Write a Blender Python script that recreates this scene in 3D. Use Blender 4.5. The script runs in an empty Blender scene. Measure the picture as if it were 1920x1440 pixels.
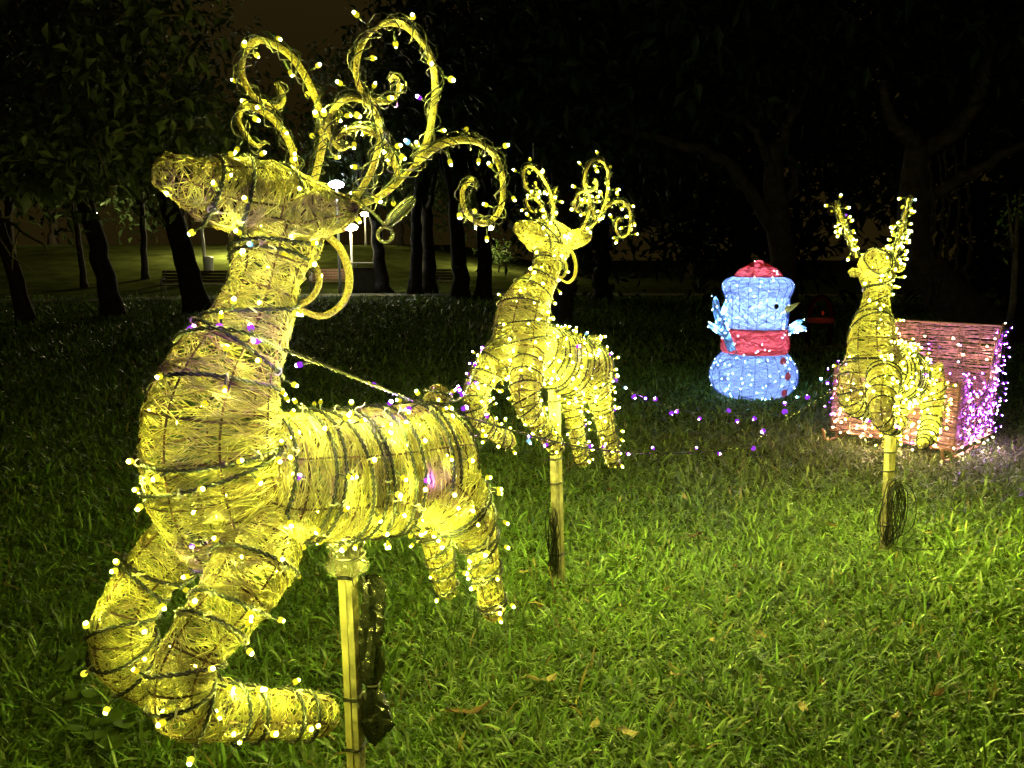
import bpy, math, random
import numpy as np
from mathutils import Vector, Matrix, Euler, Quaternion
random.seed(7)
R = np.random.default_rng(11)
PI = math.pi
SC = bpy.context.scene
COL = SC.collection

# ------------------------------------------------------------------ camera
FPX, CAMH, YHOR = 1442.0, 1.45, 480.0            # focal length in photo pixels, eye height, horizon row
PITCH = math.atan((720 - YHOR) / FPX)
cam = bpy.data.objects.new('camera', bpy.data.cameras.new('camera'))
COL.objects.link(cam)
cam.location = (0, 0, CAMH)
cam.rotation_euler = (PI / 2 - PITCH, 0, 0)
cam.data.sensor_width = 36
cam.data.lens = FPX / 1920 * 36
cam.data.clip_start = 0.05
cam.data.clip_end = 600
SC.camera = cam

# ------------------------------------------------------------------ night sky: faint brown town glow
W = bpy.data.worlds.new('World'); SC.world = W; W.use_nodes = True
wn = W.node_tree.nodes; wl = W.node_tree.links
bg = wn['Background']
tc = wn.new('ShaderNodeTexCoord'); nz = wn.new('ShaderNodeTexNoise'); nz.inputs['Scale'].default_value = 2.2
rmp = wn.new('ShaderNodeValToRGB')
rmp.color_ramp.elements[0].position = .35; rmp.color_ramp.elements[0].color = (.50, .33, .07, 1)
rmp.color_ramp.elements[1].position = .7; rmp.color_ramp.elements[1].color = (.9, .6, .14, 1)
wl.new(tc.outputs['Generated'], nz.inputs['Vector']); wl.new(nz.outputs['Fac'], rmp.inputs['Fac'])
wl.new(rmp.outputs['Color'], bg.inputs['Color']); bg.inputs['Strength'].default_value = 0.022

SC.view_settings.view_transform = 'Standard'; SC.view_settings.look = 'None'
SC.view_settings.exposure = 0; SC.view_settings.gamma = 1
SC.cycles.use_denoising = True
try: SC.cycles.denoiser = 'OPENIMAGEDENOISE'
except Exception: pass
SC.cycles.use_light_tree = True
SC.cycles.sample_clamp_indirect = 3
SC.cycles.max_bounces = 6; SC.cycles.diffuse_bounces = 3; SC.cycles.glossy_bounces = 2; SC.cycles.transmission_bounces = 4
SC.cycles.caustics_reflective = False; SC.cycles.caustics_refractive = False

YEL = (.95, .95, .11); PUR = (.42, .10, 1.0); ORA = (1.0, .70, .34); CYA = (.35, .75, 1.0); WHT = (1.0, .97, .85)
E_YEL, E_PUR, E_ORA = 4200.0, 2000.0, 1900.0

# ------------------------------------------------------------------ pixel <-> world helpers (used to read positions off the photograph)
_c, _s = math.cos(PITCH), math.sin(PITCH)
def ray(px, py):
    x = (px - 960) / FPX; y = (720 - py) / FPX
    return np.array([x, _c + y * _s, -_s + y * _c])
EYE = np.array([0, 0, CAMH])
def atdepth(px, py, Y):
    r = ray(px, py); return r * Y / r[1] + EYE
def ground_at(px, py, z=0.0):
    r = ray(px, py); return r * (z - CAMH) / r[2] + EYE

# ------------------------------------------------------------------ mesh helpers
def mesh_from(name, V, Fc, mats=(), mat_idx=None, smooth=True, attr=None):
    """V (n,3); Fc list of (m,k) int arrays"""
    me = bpy.data.meshes.new(name)
    V = np.asarray(V, np.float32)
    Fs = [np.asarray(f, np.int32) for f in (Fc if isinstance(Fc, list) else [Fc]) if len(f)]
    me.vertices.add(len(V)); me.vertices.foreach_set('co', V.ravel())
    tot = sum(f.size for f in Fs); n = sum(len(f) for f in Fs)
    me.loops.add(tot); me.polygons.add(n)
    me.loops.foreach_set('vertex_index', np.concatenate([f.ravel() for f in Fs]))
    ls = np.concatenate([np.full(len(f), f.shape[1], np.int32) for f in Fs])
    st = np.concatenate([[0], np.cumsum(ls)[:-1]]).astype(np.int32)
    me.polygons.foreach_set('loop_start', st)
    if mat_idx is not None: me.polygons.foreach_set('material_index', np.asarray(mat_idx, np.int32))
    me.polygons.foreach_set('use_smooth', np.full(n, smooth, bool))
    me.update(calc_edges=True)
    for m in mats: me.materials.append(m)
    if attr is not None:
        a = me.color_attributes.new('tint', 'FLOAT_COLOR', 'POINT')
        a.data.foreach_set('color', np.asarray(attr, np.float32).ravel())
    return me
def link(name, me, parent=None, loc=None):
    o = bpy.data.objects.new(name, me); COL.objects.link(o)
    if parent is not None: o.parent = parent
    if loc is not None: o.location = loc
    return o
def tag(o, label=None, cat=None, group=None, kind=None):
    if label: o['label'] = label
    if cat: o['category'] = cat
    if group: o['group'] = group
    if kind: o['kind'] = kind
    return o
def thing(name, label, cat, loc=(0, 0, 0), rz=0.0, group=None):
    o = bpy.data.objects.new(name, None); COL.objects.link(o)
    o.location = Vector(loc); o.rotation_euler = (0, 0, rz); o.empty_display_size = .1
    return tag(o, label, cat, group)

class MB:
    """collects vertices and faces for one mesh"""
    def __init__(s): s.V = []; s.F = {}; s.n = 0
    def add(s, V, F, mi=0):
        V = np.asarray(V, float); s.V.append(V)
        for f in (F if isinstance(F, list) else [F]):
            f = np.asarray(f, int)
            if len(f): s.F.setdefault((f.shape[1], mi), []).append(f + s.n)
        s.n += len(V); return s
    def box(s, c, d, rz=0.0, mi=0, rx=0.0):
        x, y, z = [v / 2 for v in d]
        V = np.array([[i * x, j * y, k * z] for k in (-1, 1) for j in (-1, 1) for i in (-1, 1)])
        M = np.array(Matrix.Rotation(rz, 3, 'Z') @ Matrix.Rotation(rx, 3, 'X'))
        V = V @ M.T + np.asarray(c)
        return s.add(V, np.array([[0, 2, 3, 1], [4, 5, 7, 6], [0, 1, 5, 4], [2, 6, 7, 3], [1, 3, 7, 5], [0, 4, 6, 2]]), mi)
    def tube(s, P, r, k=6, mi=0, cap=True, ref=None):
        V, F = tube_arrays(P, r, k, ref, cap); return s.add(V, F, mi)
    def mesh(s, name, mats, smooth=True, attr=None):
        Fs, mi = [], []
        for (k, m), fl in s.F.items():
            f = np.concatenate(fl); Fs.append(f); mi.append(np.full(len(f), m))
        return mesh_from(name, np.concatenate(s.V), Fs, mats, np.concatenate(mi), smooth, attr)
    def obj(s, name, mats, parent=None, loc=None, smooth=True):
        return link(name, s.mesh(name, mats if isinstance(mats, (list, tuple)) else [mats], smooth), parent, loc)

def unit(v): return v / np.maximum(np.linalg.norm(v, axis=-1, keepdims=True), 1e-9)
def tube_arrays(P, r, k=6, ref=None, cap=True):
    P = np.asarray(P, float); n = len(P); r = np.broadcast_to(np.asarray(r, float), (n,))
    T = unit(np.gradient(P, axis=0))
    N = np.zeros_like(P)
    a = np.array([0, 0, 1.]) if abs(T[0][2]) < .9 else np.array([1., 0, 0])
    cur = a - T[0] * (a @ T[0]); cur /= np.linalg.norm(cur)
    for i in range(n):
        cur = cur - T[i] * (cur @ T[i]); cur /= max(np.linalg.norm(cur), 1e-9); N[i] = cur
    B = np.cross(T, N)
    ph = np.arange(k) * 2 * PI / k
    V = P[:, None] + r[:, None, None] * (np.cos(ph)[None, :, None] * N[:, None] + np.sin(ph)[None, :, None] * B[:, None])
    V = V.reshape(-1, 3)
    i = np.arange(n - 1)[:, None] * k; j = np.arange(k)[None]; j2 = (j + 1) % k
    F = np.stack([i + j, i + j2, i + k + j2, i + k + j], -1).reshape(-1, 4)
    Fs = [F]
    if cap:
        V = np.concatenate([V, P[:1], P[-1:]])
        t = np.arange(k)
        Fs.append(np.concatenate([np.stack([np.full(k, n * k), (t + 1) % k, t], -1), np.stack([np.full(k, n * k + 1), (n - 1) * k + t, (n - 1) * k + (t + 1) % k], -1)]))
    return V, Fs
def prism_strands(P, N, r, breaks=None):
    """thread: three sided tube along path P with side vectors N"""
    n = len(P); T = unit(np.gradient(P, axis=0)); N = unit(N - T * (N * T).sum(-1, keepdims=True)); B = np.cross(T, N)
    ph = np.array([PI / 2, PI * 7 / 6, PI * 11 / 6]) - PI / 2
    V = (P[:, None] + r * (np.cos(ph)[None, :, None] * N[:, None] + np.sin(ph)[None, :, None] * B[:, None])).reshape(-1, 3)
    i = np.arange(n - 1)
    if breaks is not None: i = i[~np.isin(i, breaks)]
    i = i[:, None] * 3; j = np.arange(3)[None]; j2 = (j + 1) % 3
    return V, np.stack([i + j, i + j2, i + 3 + j2, i + 3 + j], -1).reshape(-1, 4)
def crom(P, n):
    """Catmull-Rom resample of rows (any width) to n samples, even in chord length of the first three columns"""
    P = np.asarray(P, float)
    Q = np.concatenate([[2 * P[0] - P[1]], P, [2 * P[-1] - P[-2]]])
    d = np.concatenate([[0], np.cumsum(np.linalg.norm(np.diff(P[:, :3], axis=0), axis=1))])
    u = np.interp(np.linspace(0, d[-1], n), d, np.arange(len(P)))
    i = np.minimum(u.astype(int), len(P) - 2); f = (u - i)[:, None]
    a, b, c, e = Q[i], Q[i + 1], Q[i + 2], Q[i + 3]
    return .5 * (2 * b + (c - a) * f + (2 * a - 5 * b + 4 * c - e) * f ** 2 + (3 * b - a - 3 * c + e) * f ** 3)

# ------------------------------------------------------------------ materials
def mat(name, col, rough=.6, metal=0.0, noise=None, spec=.5, bump=None, trans=0.0):
    """principled with a procedural colour variation: noise=(scale, low factor, high factor); bump=(scale, strength); trans = share of translucent light"""
    m = bpy.data.materials.new(name); m.use_nodes = True; N = m.node_tree.nodes; L = m.node_tree.links
    b = N['Principled BSDF']; b.inputs['Base Color'].default_value = (*col, 1); b.inputs['Roughness'].default_value = rough
    b.inputs['Metallic'].default_value = metal; b.inputs['Specular IOR Level'].default_value = spec
    t = N.new('ShaderNodeTexCoord'); src = None
    if noise:
        z = N.new('ShaderNodeTexNoise'); z.inputs['Scale'].default_value = noise[0]; z.inputs['Detail'].default_value = 5
        L.new(t.outputs['Object'], z.inputs['Vector'])
        r = N.new('ShaderNodeValToRGB')
        r.color_ramp.elements[0].position = .32; r.color_ramp.elements[0].color = (*[v * noise[1] for v in col], 1)
        r.color_ramp.elements[1].position = .7; r.color_ramp.elements[1].color = (*[min(1, v * noise[2]) for v in col], 1)
        L.new(z.outputs['Fac'], r.inputs['Fac']); L.new(r.outputs['Color'], b.inputs['Base Color']); src = r.outputs['Color']
    if bump:
        z = N.new('ShaderNodeTexNoise'); z.inputs['Scale'].default_value = bump[0]; z.inputs['Detail'].default_value = 3
        L.new(t.outputs['Object'], z.inputs['Vector'])
        k = N.new('ShaderNodeBump'); k.inputs['Strength'].default_value = bump[1]; k.inputs['Distance'].default_value = .01
        L.new(z.outputs['Fac'], k.inputs['Height']); L.new(k.outputs['Normal'], b.inputs['Normal'])
    if trans:
        tr = N.new('ShaderNodeBsdfTranslucent'); tr.inputs['Color'].default_value = (*col, 1)
        if src: L.new(src, tr.inputs['Color'])
        mx = N.new('ShaderNodeMixShader'); mx.inputs['Fac'].default_value = trans
        L.new(b.outputs[0], mx.inputs[1]); L.new(tr.outputs[0], mx.inputs[2]); L.new(mx.outputs[0], N['Material Output'].inputs['Surface'])
    return m
def tint_mat(name, rough=.5, trans=.3, spec=.4, scale=1.0):
    m = mat(name, (1, 1, 1), rough, 0, None, spec, None, trans)
    N = m.node_tree.nodes; L = m.node_tree.links
    a = N.new('ShaderNodeVertexColor'); a.layer_name = 'tint'
    L.new(a.outputs['Color'], N['Principled BSDF'].inputs['Base Color'])
    L.new(a.outputs['Color'], N['Translucent BSDF'].inputs['Color'])
    return m
def glow(name, col, strength, sample=True):
    m = bpy.data.materials.new(name); m.use_nodes = True; N = m.node_tree.nodes; L = m.node_tree.links
    N.remove(N['Principled BSDF'])
    e = N.new('ShaderNodeEmission'); e.inputs['Color'].default_value = (*col, 1); e.inputs['Strength'].default_value = strength
    L.new(e.outputs[0], N['Material Output'].inputs['Surface'])
    try: m.cycles.emission_sampling = 'AUTO' if sample else 'NONE'
    except Exception: pass
    return m
M = dict(
    thread=tint_mat('gold_tinsel_thread', .4, .3, .6),
    tube=mat('gold_glitter_tube', (.18, .145, .04), .38, .3, (300, .3, 2.4), .6, (700, .9)),
    wire=mat('dark_frame_wire', (.10, .065, .03), .6, .3, (60, .6, 1.4)),
    cable=mat('dark_green_cable', (.004, .006, .003), .4, 0, (90, .7, 1.5)),
    tie=mat('white_nylon_tie', (.75, .73, .60), .45, 0, (200, .9, 1.05), .5, None, .4),
    stem=mat('dark_bulb_socket', (.02, .03, .012), .3, 0, (100, .8, 1.3)),
    clear=mat('clear_pvc_cap', (.20, .20, .10), .2, 0, (50, .9, 1.1), .6, None, .5),
    slat=mat('pale_painted_timber', (.34, .31, .15), .6, 0, (9, .45, 1.2), .3, (60, .3)),
    slat2=mat('worn_timber', (.24, .22, .12), .7, 0, (22, .35, 1.5), .3, (80, .5)),
    black=mat('black_strap', (.012, .012, .010), .4, 0, (60, .7, 1.4)),
    bag=mat('black_plastic_film', (.010, .012, .008), .18, 0, (30, .7, 1.4), .7, (35, .5)),
    soil=mat('soil', (.030, .030, .012), .95, 0, (30, .5, 1.5)),
    bark=mat('tree_bark', (.024, .019, .012), .9, 0, (9, .5, 1.5), .2, (30, .8)),
    path=mat('pale_concrete_path', (.20, .19, .13), .95, 0, (1.2, .8, 1.15), 0),
    metal=mat('painted_grey_metal', (.22, .22, .20), .5, .2, (12, .8, 1.2)),
    wood=mat('brown_bench_wood', (.14, .075, .04), .7, 0, (20, .7, 1.3)),
    kiosk=mat('dark_panel', (.035, .03, .025), .6, 0, (5, .7, 1.3)),
    white=mat('white_plastic', (.6, .6, .55), .5, 0, (20, .9, 1.1)),
    rattan=mat('pink_rattan', (.60, .31, .33), .65, 0, (45, .55, 1.5), .3, None, .25),
    rframe=mat('rattan_frame', (.30, .15, .11), .6, 0, (25, .7, 1.3)),
    leaf=tint_mat('foliage', .6, .35, .2), grass=tint_mat('grass_blades', .42, .3, .45), dry=tint_mat('dry_leaf', .7, .2, .2),
    ice=mat('pale_blue_acrylic_thread', (.30, .43, .82), .35, 0, (120, .62, 1.3), .5, (250, .8), .55),
    red=mat('red_acrylic_thread', (.90, .13, .15), .35, 0, (300, .75, 1.3), .5, (600, .6), .5),
    carrot=mat('yellow_acrylic_thread', (.95, .85, .30), .4, 0, (200, .8, 1.2), .5, None, .5),
    bluewire=mat('blue_grey_frame_wire', (.09, .15, .34), .5, 0, (40, .7, 1.3)),
    eye=mat('black_eye', (.008, .009, .012), .25, 0, (30, .8, 1.2)),
    g_yel=glow('lit_bulb_yellow', YEL, E_YEL), g_pur=glow('lit_bulb_purple', PUR, E_PUR), g_ora=glow('lit_bulb_amber', ORA, E_ORA),
    g_cya=glow('lit_bulb_ice_blue', CYA, 500),
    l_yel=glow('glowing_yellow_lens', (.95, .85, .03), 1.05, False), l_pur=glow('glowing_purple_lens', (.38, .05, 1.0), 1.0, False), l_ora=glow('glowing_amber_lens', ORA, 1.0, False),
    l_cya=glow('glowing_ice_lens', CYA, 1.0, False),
)

def clear_plastic(name, col, rough):
    m = mat(name, col, rough, 0, (60, .9, 1.1)); b = m.node_tree.nodes['Principled BSDF']
    b.inputs['Transmission Weight'].default_value = .9; b.inputs['IOR'].default_value = 1.25
    return m
M['clear'] = clear_plastic('clear_pvc_film', (.75, .75, .62), .12)
# ================================================================== THE GROUND
def hill(x, y):
    x = np.asarray(x, float); y = np.asarray(y, float)
    t = np.clip((y - 31 - .12 * (x + 8)) / 22, 0, 1); t = t * t * (3 - 2 * t)
    side = np.clip((6 - x) / 14, 0, 1)
    return 2.15 * t * side + .9 * np.clip((y - 53) / 60, 0, 1) * side
def ground_sheet():
    xs = np.concatenate([np.linspace(-160, -40, 12)[:-1], np.linspace(-40, 30, 71), np.linspace(30, 160, 12)[1:]])
    ys = np.concatenate([np.linspace(-40, 0, 6)[:-1], np.linspace(0, 70, 71), np.linspace(70, 260, 14)[1:]])
    X, Y = np.meshgrid(xs, ys); Z = hill(X, Y)
    nx = len(xs); i = np.arange(len(ys) - 1)[:, None] * nx + np.arange(nx - 1)[None]
    F = np.stack([i, i + 1, i + nx + 1, i + nx], -1).reshape(-1, 4)
    m = mat('lawn_ground', (.050, .062, .014), .95, 0, (.9, .55, 1.35), 0, (40, .6))
    return tag(link('ground', mesh_from('ground', np.stack([X, Y, Z], -1).reshape(-1, 3), F, [m])), kind='structure')
ground_sheet()

def strip(name, mid, w0, w1, dz, m):
    P = crom(np.array(mid), 40); T = unit(np.gradient(P, axis=0)); n = np.stack([-T[:, 1], T[:, 0]], -1)
    w = np.linspace(w0, w1, len(P))[:, None] / 2
    A = P[:, :2] + n * w; B = P[:, :2] - n * w
    V = np.concatenate([np.column_stack([A, hill(*A.T) + dz]), np.column_stack([B, hill(*B.T) + dz])])
    k = len(P); i = np.arange(k - 1)
    return tag(link(name, mesh_from(name, V, np.stack([i, i + k, i + k + 1, i + 1], -1), [m])), kind='structure')
strip('path', [(-30, 21.5, 0), (-18, 24.5, 0), (-12, 26.6, 0), (-7, 28.6, 0), (-3.5, 29.4, 0), (1, 29.5, 0), (7, 29.0, 0), (16, 28, 0)], 2.6, 1.7, .02, M['path'])

# ------------------------------------------------------------------ grass
def grass():
    specs = [(1.55, 2.9, 8600, 1.0), (2.9, 4.4, 6200, 1.08), (4.4, 6.5, 2800, 1.25), (6.5, 10, 1000, 1.6), (10, 19, 230, 2.2), (19, 28, 55, 3.4)]
    allV, allF, allC = [], [], []; base = 0
    for y0, y1, dens, sc in specs:
        hw0, hw1 = .78 * y0 + .5, .78 * y1 + .5
        n = int((y1 - y0) * (hw0 + hw1) * dens)
        y = R.uniform(y0, y1, n); x = R.uniform(-1, 1, n) * (.78 * y + .5)
        # clumping
        q = np.sin(x * 9 + 3 * np.sin(y * 5)) * np.sin(y * 8 + 2 * np.sin(x * 7)); tall = 1 + .2 * q
        Lb = np.clip(R.gamma(6, .0098, n), .028, .12) * sc ** .75 * tall; wd = R.uniform(.0017, .0052, n) * sc
        az = R.uniform(0, 2 * PI, n); lean = np.clip(R.normal(.8, .34, n), .05, 1.4)
        curl = R.uniform(.3, 1.5, n)
        h = np.stack([np.cos(az), np.sin(az)], -1); sd = np.stack([-np.sin(az), np.cos(az), np.zeros(n)], -1)
        tw = R.normal(0, .35, n)
        segs = 3 if sc < 1.5 else 2
        P = np.zeros((n, segs + 1, 3)); P[:, 0, 0] = x; P[:, 0, 1] = y; P[:, 0, 2] = hill(x, y) - .004
        for k in range(1, segs + 1):
            an = lean + curl * (k - 1) / segs
            st = Lb / segs
            P[:, k, :2] = P[:, k - 1, :2] + h * (np.sin(an) * st)[:, None]
            P[:, k, 2] = np.maximum(P[:, k - 1, 2] + np.cos(an) * st, .004)
        prof = np.array([.75, 1.0, .8, .06]) if segs == 3 else np.array([.85, 1.0, .06])
        up = np.zeros((n, 3)); up[:, 2] = tw
        S = sd + up
        off = S[:, None, :] * (wd[:, None] * prof[None])[..., None]
        V = np.stack([P + off, P - off], 2).reshape(n, -1, 3)
        k = np.arange(segs) * 2
        f = np.stack([k, k + 1, k + 3, k + 2], -1)
        F = (np.arange(n)[:, None, None] * (2 * (segs + 1)) + f[None]).reshape(-1, 4) + base
        hue = R.uniform(0, 1, n); val = np.exp(R.normal(-.05, .42, n)); dryb = R.uniform(0, 1, n) < .03
        col = np.stack([.078 + .038 * hue, .165 + .02 * hue, .020 + .012 * hue], -1) * val[:, None]
        col[dryb] = np.array([.20, .16, .055]) * val[dryb][:, None]
        # paler, browner grass before the sleigh: its lights' tint put into the colour
        sleigh_glow = np.exp(-(((x - 2.3) / 1.7) ** 2 + ((y - 5.6) / 1.3) ** 2)) * R.uniform(.2, 1, n)
        sleigh_glow = sleigh_glow[:, None] * .8; col = col * (1 - sleigh_glow) + np.array([.15, .115, .075]) * val[:, None] * sleigh_glow
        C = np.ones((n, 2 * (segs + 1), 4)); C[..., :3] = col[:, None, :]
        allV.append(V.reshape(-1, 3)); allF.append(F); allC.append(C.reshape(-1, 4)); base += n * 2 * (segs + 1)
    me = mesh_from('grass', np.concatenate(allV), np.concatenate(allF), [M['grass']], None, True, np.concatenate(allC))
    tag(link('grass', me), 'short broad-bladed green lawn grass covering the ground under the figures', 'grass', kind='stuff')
grass()

# ================================================================== REINDEER
class Surf:
    """elliptic tube surface: nodes rows (x, y, z, ra, rb)"""
    def __init__(s, nodes, n=56, ref=(0, 1, 0)):
        Q = crom(nodes, n); s.C = Q[:, :3]; s.ra = np.maximum(Q[:, 3], .002); s.rb = np.maximum(Q[:, 4], .002); s.n = n
        T = unit(np.gradient(s.C, axis=0)); ref = np.array(ref, float)
        Lv = unit(ref[None] - T * (T @ ref)[:, None]); s.T, s.Lv, s.U = T, Lv, np.cross(Lv, T)
        ds = np.linalg.norm(np.diff(s.C, axis=0), axis=1); s.len = ds.sum()
        circ = 2 * PI * (s.ra + s.rb) / 2; s.area = ((circ[1:] + circ[:-1]) / 2 * ds).sum(); s.circ = circ.mean()
        w = np.concatenate([[0], np.cumsum((circ[1:] + circ[:-1]) / 2 * ds)]); s.cum = w / w[-1]
    def _l(s, A, t):
        i = np.minimum((t * (s.n - 1)).astype(int), s.n - 2); f = t * (s.n - 1) - i
        if A.ndim == 2: f = f[:, None]
        return A[i] * (1 - f) + A[i + 1] * f
    def at(s, t, ph, off=0.0):
        t = np.clip(np.asarray(t, float), 0, 1); ph = np.asarray(ph, float)
        C, U, L = s._l(s.C, t), s._l(s.U, t), s._l(s.Lv, t); a, b = s._l(s.ra, t), s._l(s.rb, t)
        c_, s_ = np.cos(ph)[:, None], np.sin(ph)[:, None]
        Nn = unit(U * c_ / a[:, None] + L * s_ / b[:, None])
        return C + U * c_ * a[:, None] + L * s_ * b[:, None] + Nn * np.asarray(off).reshape(-1, 1) if np.ndim(off) else C + U * c_ * a[:, None] + L * s_ * b[:, None] + Nn * off, Nn
    def threads(s, rad, cover, steps=14, jit=.0022, pd=.3, warp=.005, dg=.26):
        Lt = cover * s.area / (2 * rad); nseg = max(60, int(Lt / (s.circ / steps)))
        runs = max(3, nseg // 110); per = nseg // runs
        VV, FF, CC = [], [], []; b = 0
        for _ in range(runs):
            diag = R.uniform() < pd
            adv = []                                   # advance in metres per turn
            while len(adv) < per:
                adv += [R.normal(0, dg if diag else .07)] * int(R.integers(8, 26))
            adv = np.array(adv[:per]) / steps / s.len + R.normal(0, .004, per) / s.len
            u0 = np.interp(R.uniform(), s.cum, np.linspace(0, 1, s.n))
            t = u0 + np.cumsum(adv); t = np.abs((t + 1) % 2 - 1) if True else t
            ph = R.uniform(0, 6.28) + R.choice([-1, 1]) * np.cumsum(np.full(per, 2 * PI / steps) * R.uniform(.8, 1.2, per))
            # neighbouring strands pull together into a net and leave openings
            q = t * s.len; rr_ = s.circ / (2 * PI); m1, m2 = max(3, round(rr_ * 100)), max(2, round(rr_ * 62))
            t = np.clip(t + warp / s.len * (np.sin(ph * m1 + q * 105) + np.sin(-ph * m2 + q * 150 + 1.3)), 0, 1)
            P, Nn = s.at(t, ph, R.normal(0, jit, per))
            V, F = prism_strands(P, Nn, rad); VV.append(V); FF.append(F + b); b += len(V)
            # the yarn is mottled: short lighter and darker lengths along each strand
            g = np.repeat(np.exp(R.normal(0, .34, per // 2 + 1)).repeat(2), 1)[:per] * math.exp(R.normal(0, .13))
            CC.append(np.repeat(np.clip(g, .15, 2.2), 3))
        return np.concatenate(VV), np.concatenate(FF), np.concatenate(CC)
    def frame(s, mb, rings, longs, r=.002, off=-.001):
        for t in rings:
            ph = np.linspace(0, 2 * PI, 25); P, _ = s.at(np.full(25, t), ph, off); mb.tube(P, r, 4, cap=False)
        for k in range(longs):
            t = np.linspace(.02, .98, 36); P, _ = s.at(t, np.full(36, 2 * PI * k / longs + .3), off); mb.tube(P, r, 4)

BIG_O = atdepth(650, 1025, 1.42); BIG_TH = math.radians(45)
def loc_frame(th): return np.array([-math.cos(th), -math.sin(th), 0]), np.array([math.sin(th), -math.cos(th), 0])
_f, _lv = loc_frame(BIG_TH)
def dp(px, py, lat=0.0, lean=0.0, z0=.66):
    """a pixel of the largest reindeer -> its own frame (x forward, y left, z up from the belly), on the plane y = lat + lean (z - z0)"""
    r = ray(px, py); o = EYE - BIG_O
    t = (lat + lean * (o[2] - z0) - o @ _lv) / (r @ _lv - lean * r[2])
    p = o + r * t
    return np.array([p @ _f, p @ _lv, p[2]]), (r * t)[1] * _c - (r * t)[2] * _s
def nodes(rows, wf=1.0):
    out = []
    for row in rows:
        px, py, lat, rp = row[:4]; k = row[4] if len(row) > 4 else wf
        p, d = dp(px, py, lat); r = rp * d / FPX
        out.append([*p, r, r * k])
    return np.array(out)
def mirror(n): n = n.copy(); n[:, 1] *= -1; return n

NECK = nodes([(532, 385, 0, 40), (526, 412, 0, 80), (520, 440, 0, 88), (510, 472, 0, 76), (502, 508, 0, 64), (490, 555, 0, 65), (463, 625, 0, 79), (428, 690, 0, 101), (404, 765, 0, 121), (400, 850, 0, 126), (418, 930, 0, 124), (450, 1000, 0, 100), (474, 1036, 0, 50)], .92)
TORSO = nodes([(440, 885, 0, 80), (500, 895, 0, 116), (580, 893, 0, 119), (660, 889, 0, 119), (740, 879, 0, 117), (800, 868, 0, 110), (838, 862, 0, 84), (860, 866, 0, 30)], 1.0)
FORE = nodes([(505, 975, .055, 70), (482, 1045, .085, 80), (430, 1132, .11, 70), (362, 1222, .12, 59), (338, 1288, .12, 57), (352, 1328, .12, 54), (402, 1336, .12, 49), (470, 1339, .12, 45), (550, 1342, .115, 40), (606, 1344, .11, 35), (630, 1344, .11, 15)], .85)
FORE_R = nodes([(440, 960, -.055, 60), (362, 1004, -.085, 66), (280, 1078, -.11, 54), (234, 1155, -.12, 53), (232, 1216, -.12, 55), (262, 1258, -.12, 50), (325, 1288, -.12, 46), (395, 1312, -.12, 40), (455, 1328, -.115, 34), (476, 1332, -.115, 12)], .85)
HIND = nodes([(800, 890, .05, 70), (842, 925, .07, 72), (884, 982, .08, 46), (905, 1040, .08, 29), (917, 1098, .08, 25), (925, 1142, .08, 22), (928, 1156, .07, 8)], .9)
HEAD = nodes([(616, 396, 0, 16, 1.1), (592, 390, 0, 44, 1.25), (545, 384, 0, 60, 1.25), (480, 373, 0, 70, 1.15), (410, 362, 0, 64, 1.0), (350, 338, 0, 47, 1.0), (312, 321, 0, 33, 1.05), (295, 314, 0, 27, 1.1), (290, 312, 0, 8, 1.1)])
EAR = nodes([(528, 412, .05, 14, .5), (556, 408, .075, 33, .5), (598, 400, .11, 42, .5), (638, 395, .145, 34, .5), (664, 390, .165, 16, .5), (674, 388, .172, 4, .5)])
TAIL = nodes([(812, 772, 0, 15), (818, 748, 0, 20), (825, 731, 0, 17), (828, 722, 0, 5)], 1.0)
AL = .075; LEAN = .28
ANT_L = [
    ([(640, 385), (690, 378), (735, 352), (782, 305)], 8.5),
    ([(782, 305), (803, 255), (816, 175), (809, 112), (786, 72), (752, 46), (712, 46), (682, 76), (668, 122), (672, 160), (692, 186), (720, 192), (742, 181), (748, 160), (741, 143), (731, 152)], 8),
    ([(782, 305), (820, 275), (860, 263), (900, 269), (930, 296), (943, 342), (938, 392), (914, 418), (886, 412), (869, 386), (868, 356), (884, 339), (894, 352)], 7.5),
    ([(662, 380), (698, 318), (712, 262), (708, 222), (690, 194), (662, 184), (634, 196), (616, 226), (620, 260), (640, 280), (654, 270)], 7.5),
    ([(750, 335), (728, 278), (700, 249), (670, 240), (640, 252), (632, 266)], 7)]
ANT_R = [
    ([(588, 345), (606, 262), (600, 210), (580, 158), (550, 110), (512, 82), (482, 76), (458, 100), (455, 142), (472, 177), (500, 197), (524, 200), (532, 182), (518, 156)], 8.5),
    ([(556, 330), (546, 275), (520, 232), (490, 208), (462, 200), (447, 220), (458, 250), (480, 273), (498, 266)], 8),
    ([(600, 250), (628, 205), (640, 192)], 6)]
SCROLL = [([(612, 440), (640, 470), (655, 520), (644, 566), (608, 592), (572, 584), (552, 566)], 8), ([(556, 574), (582, 560), (598, 532), (592, 500), (576, 494), (566, 510), (572, 524)], 6.5)]
def curve_nodes(rows, lat, lean, lo=0.0):
    out = []
    for P, rp in rows:
        q = []
        for k, (px, py) in enumerate(P):
            p, d = dp(px, py, lat, lean); q.append([*p, rp * d / FPX * (1 - .45 * (k / (len(P) - 1)) ** 2)])
        out.append(np.array(q))
    return out
C_AL = curve_nodes(ANT_L, AL, LEAN); C_AR = curve_nodes(ANT_R, -AL, -LEAN); C_SC = curve_nodes(SCROLL, .02, 0)

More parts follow.
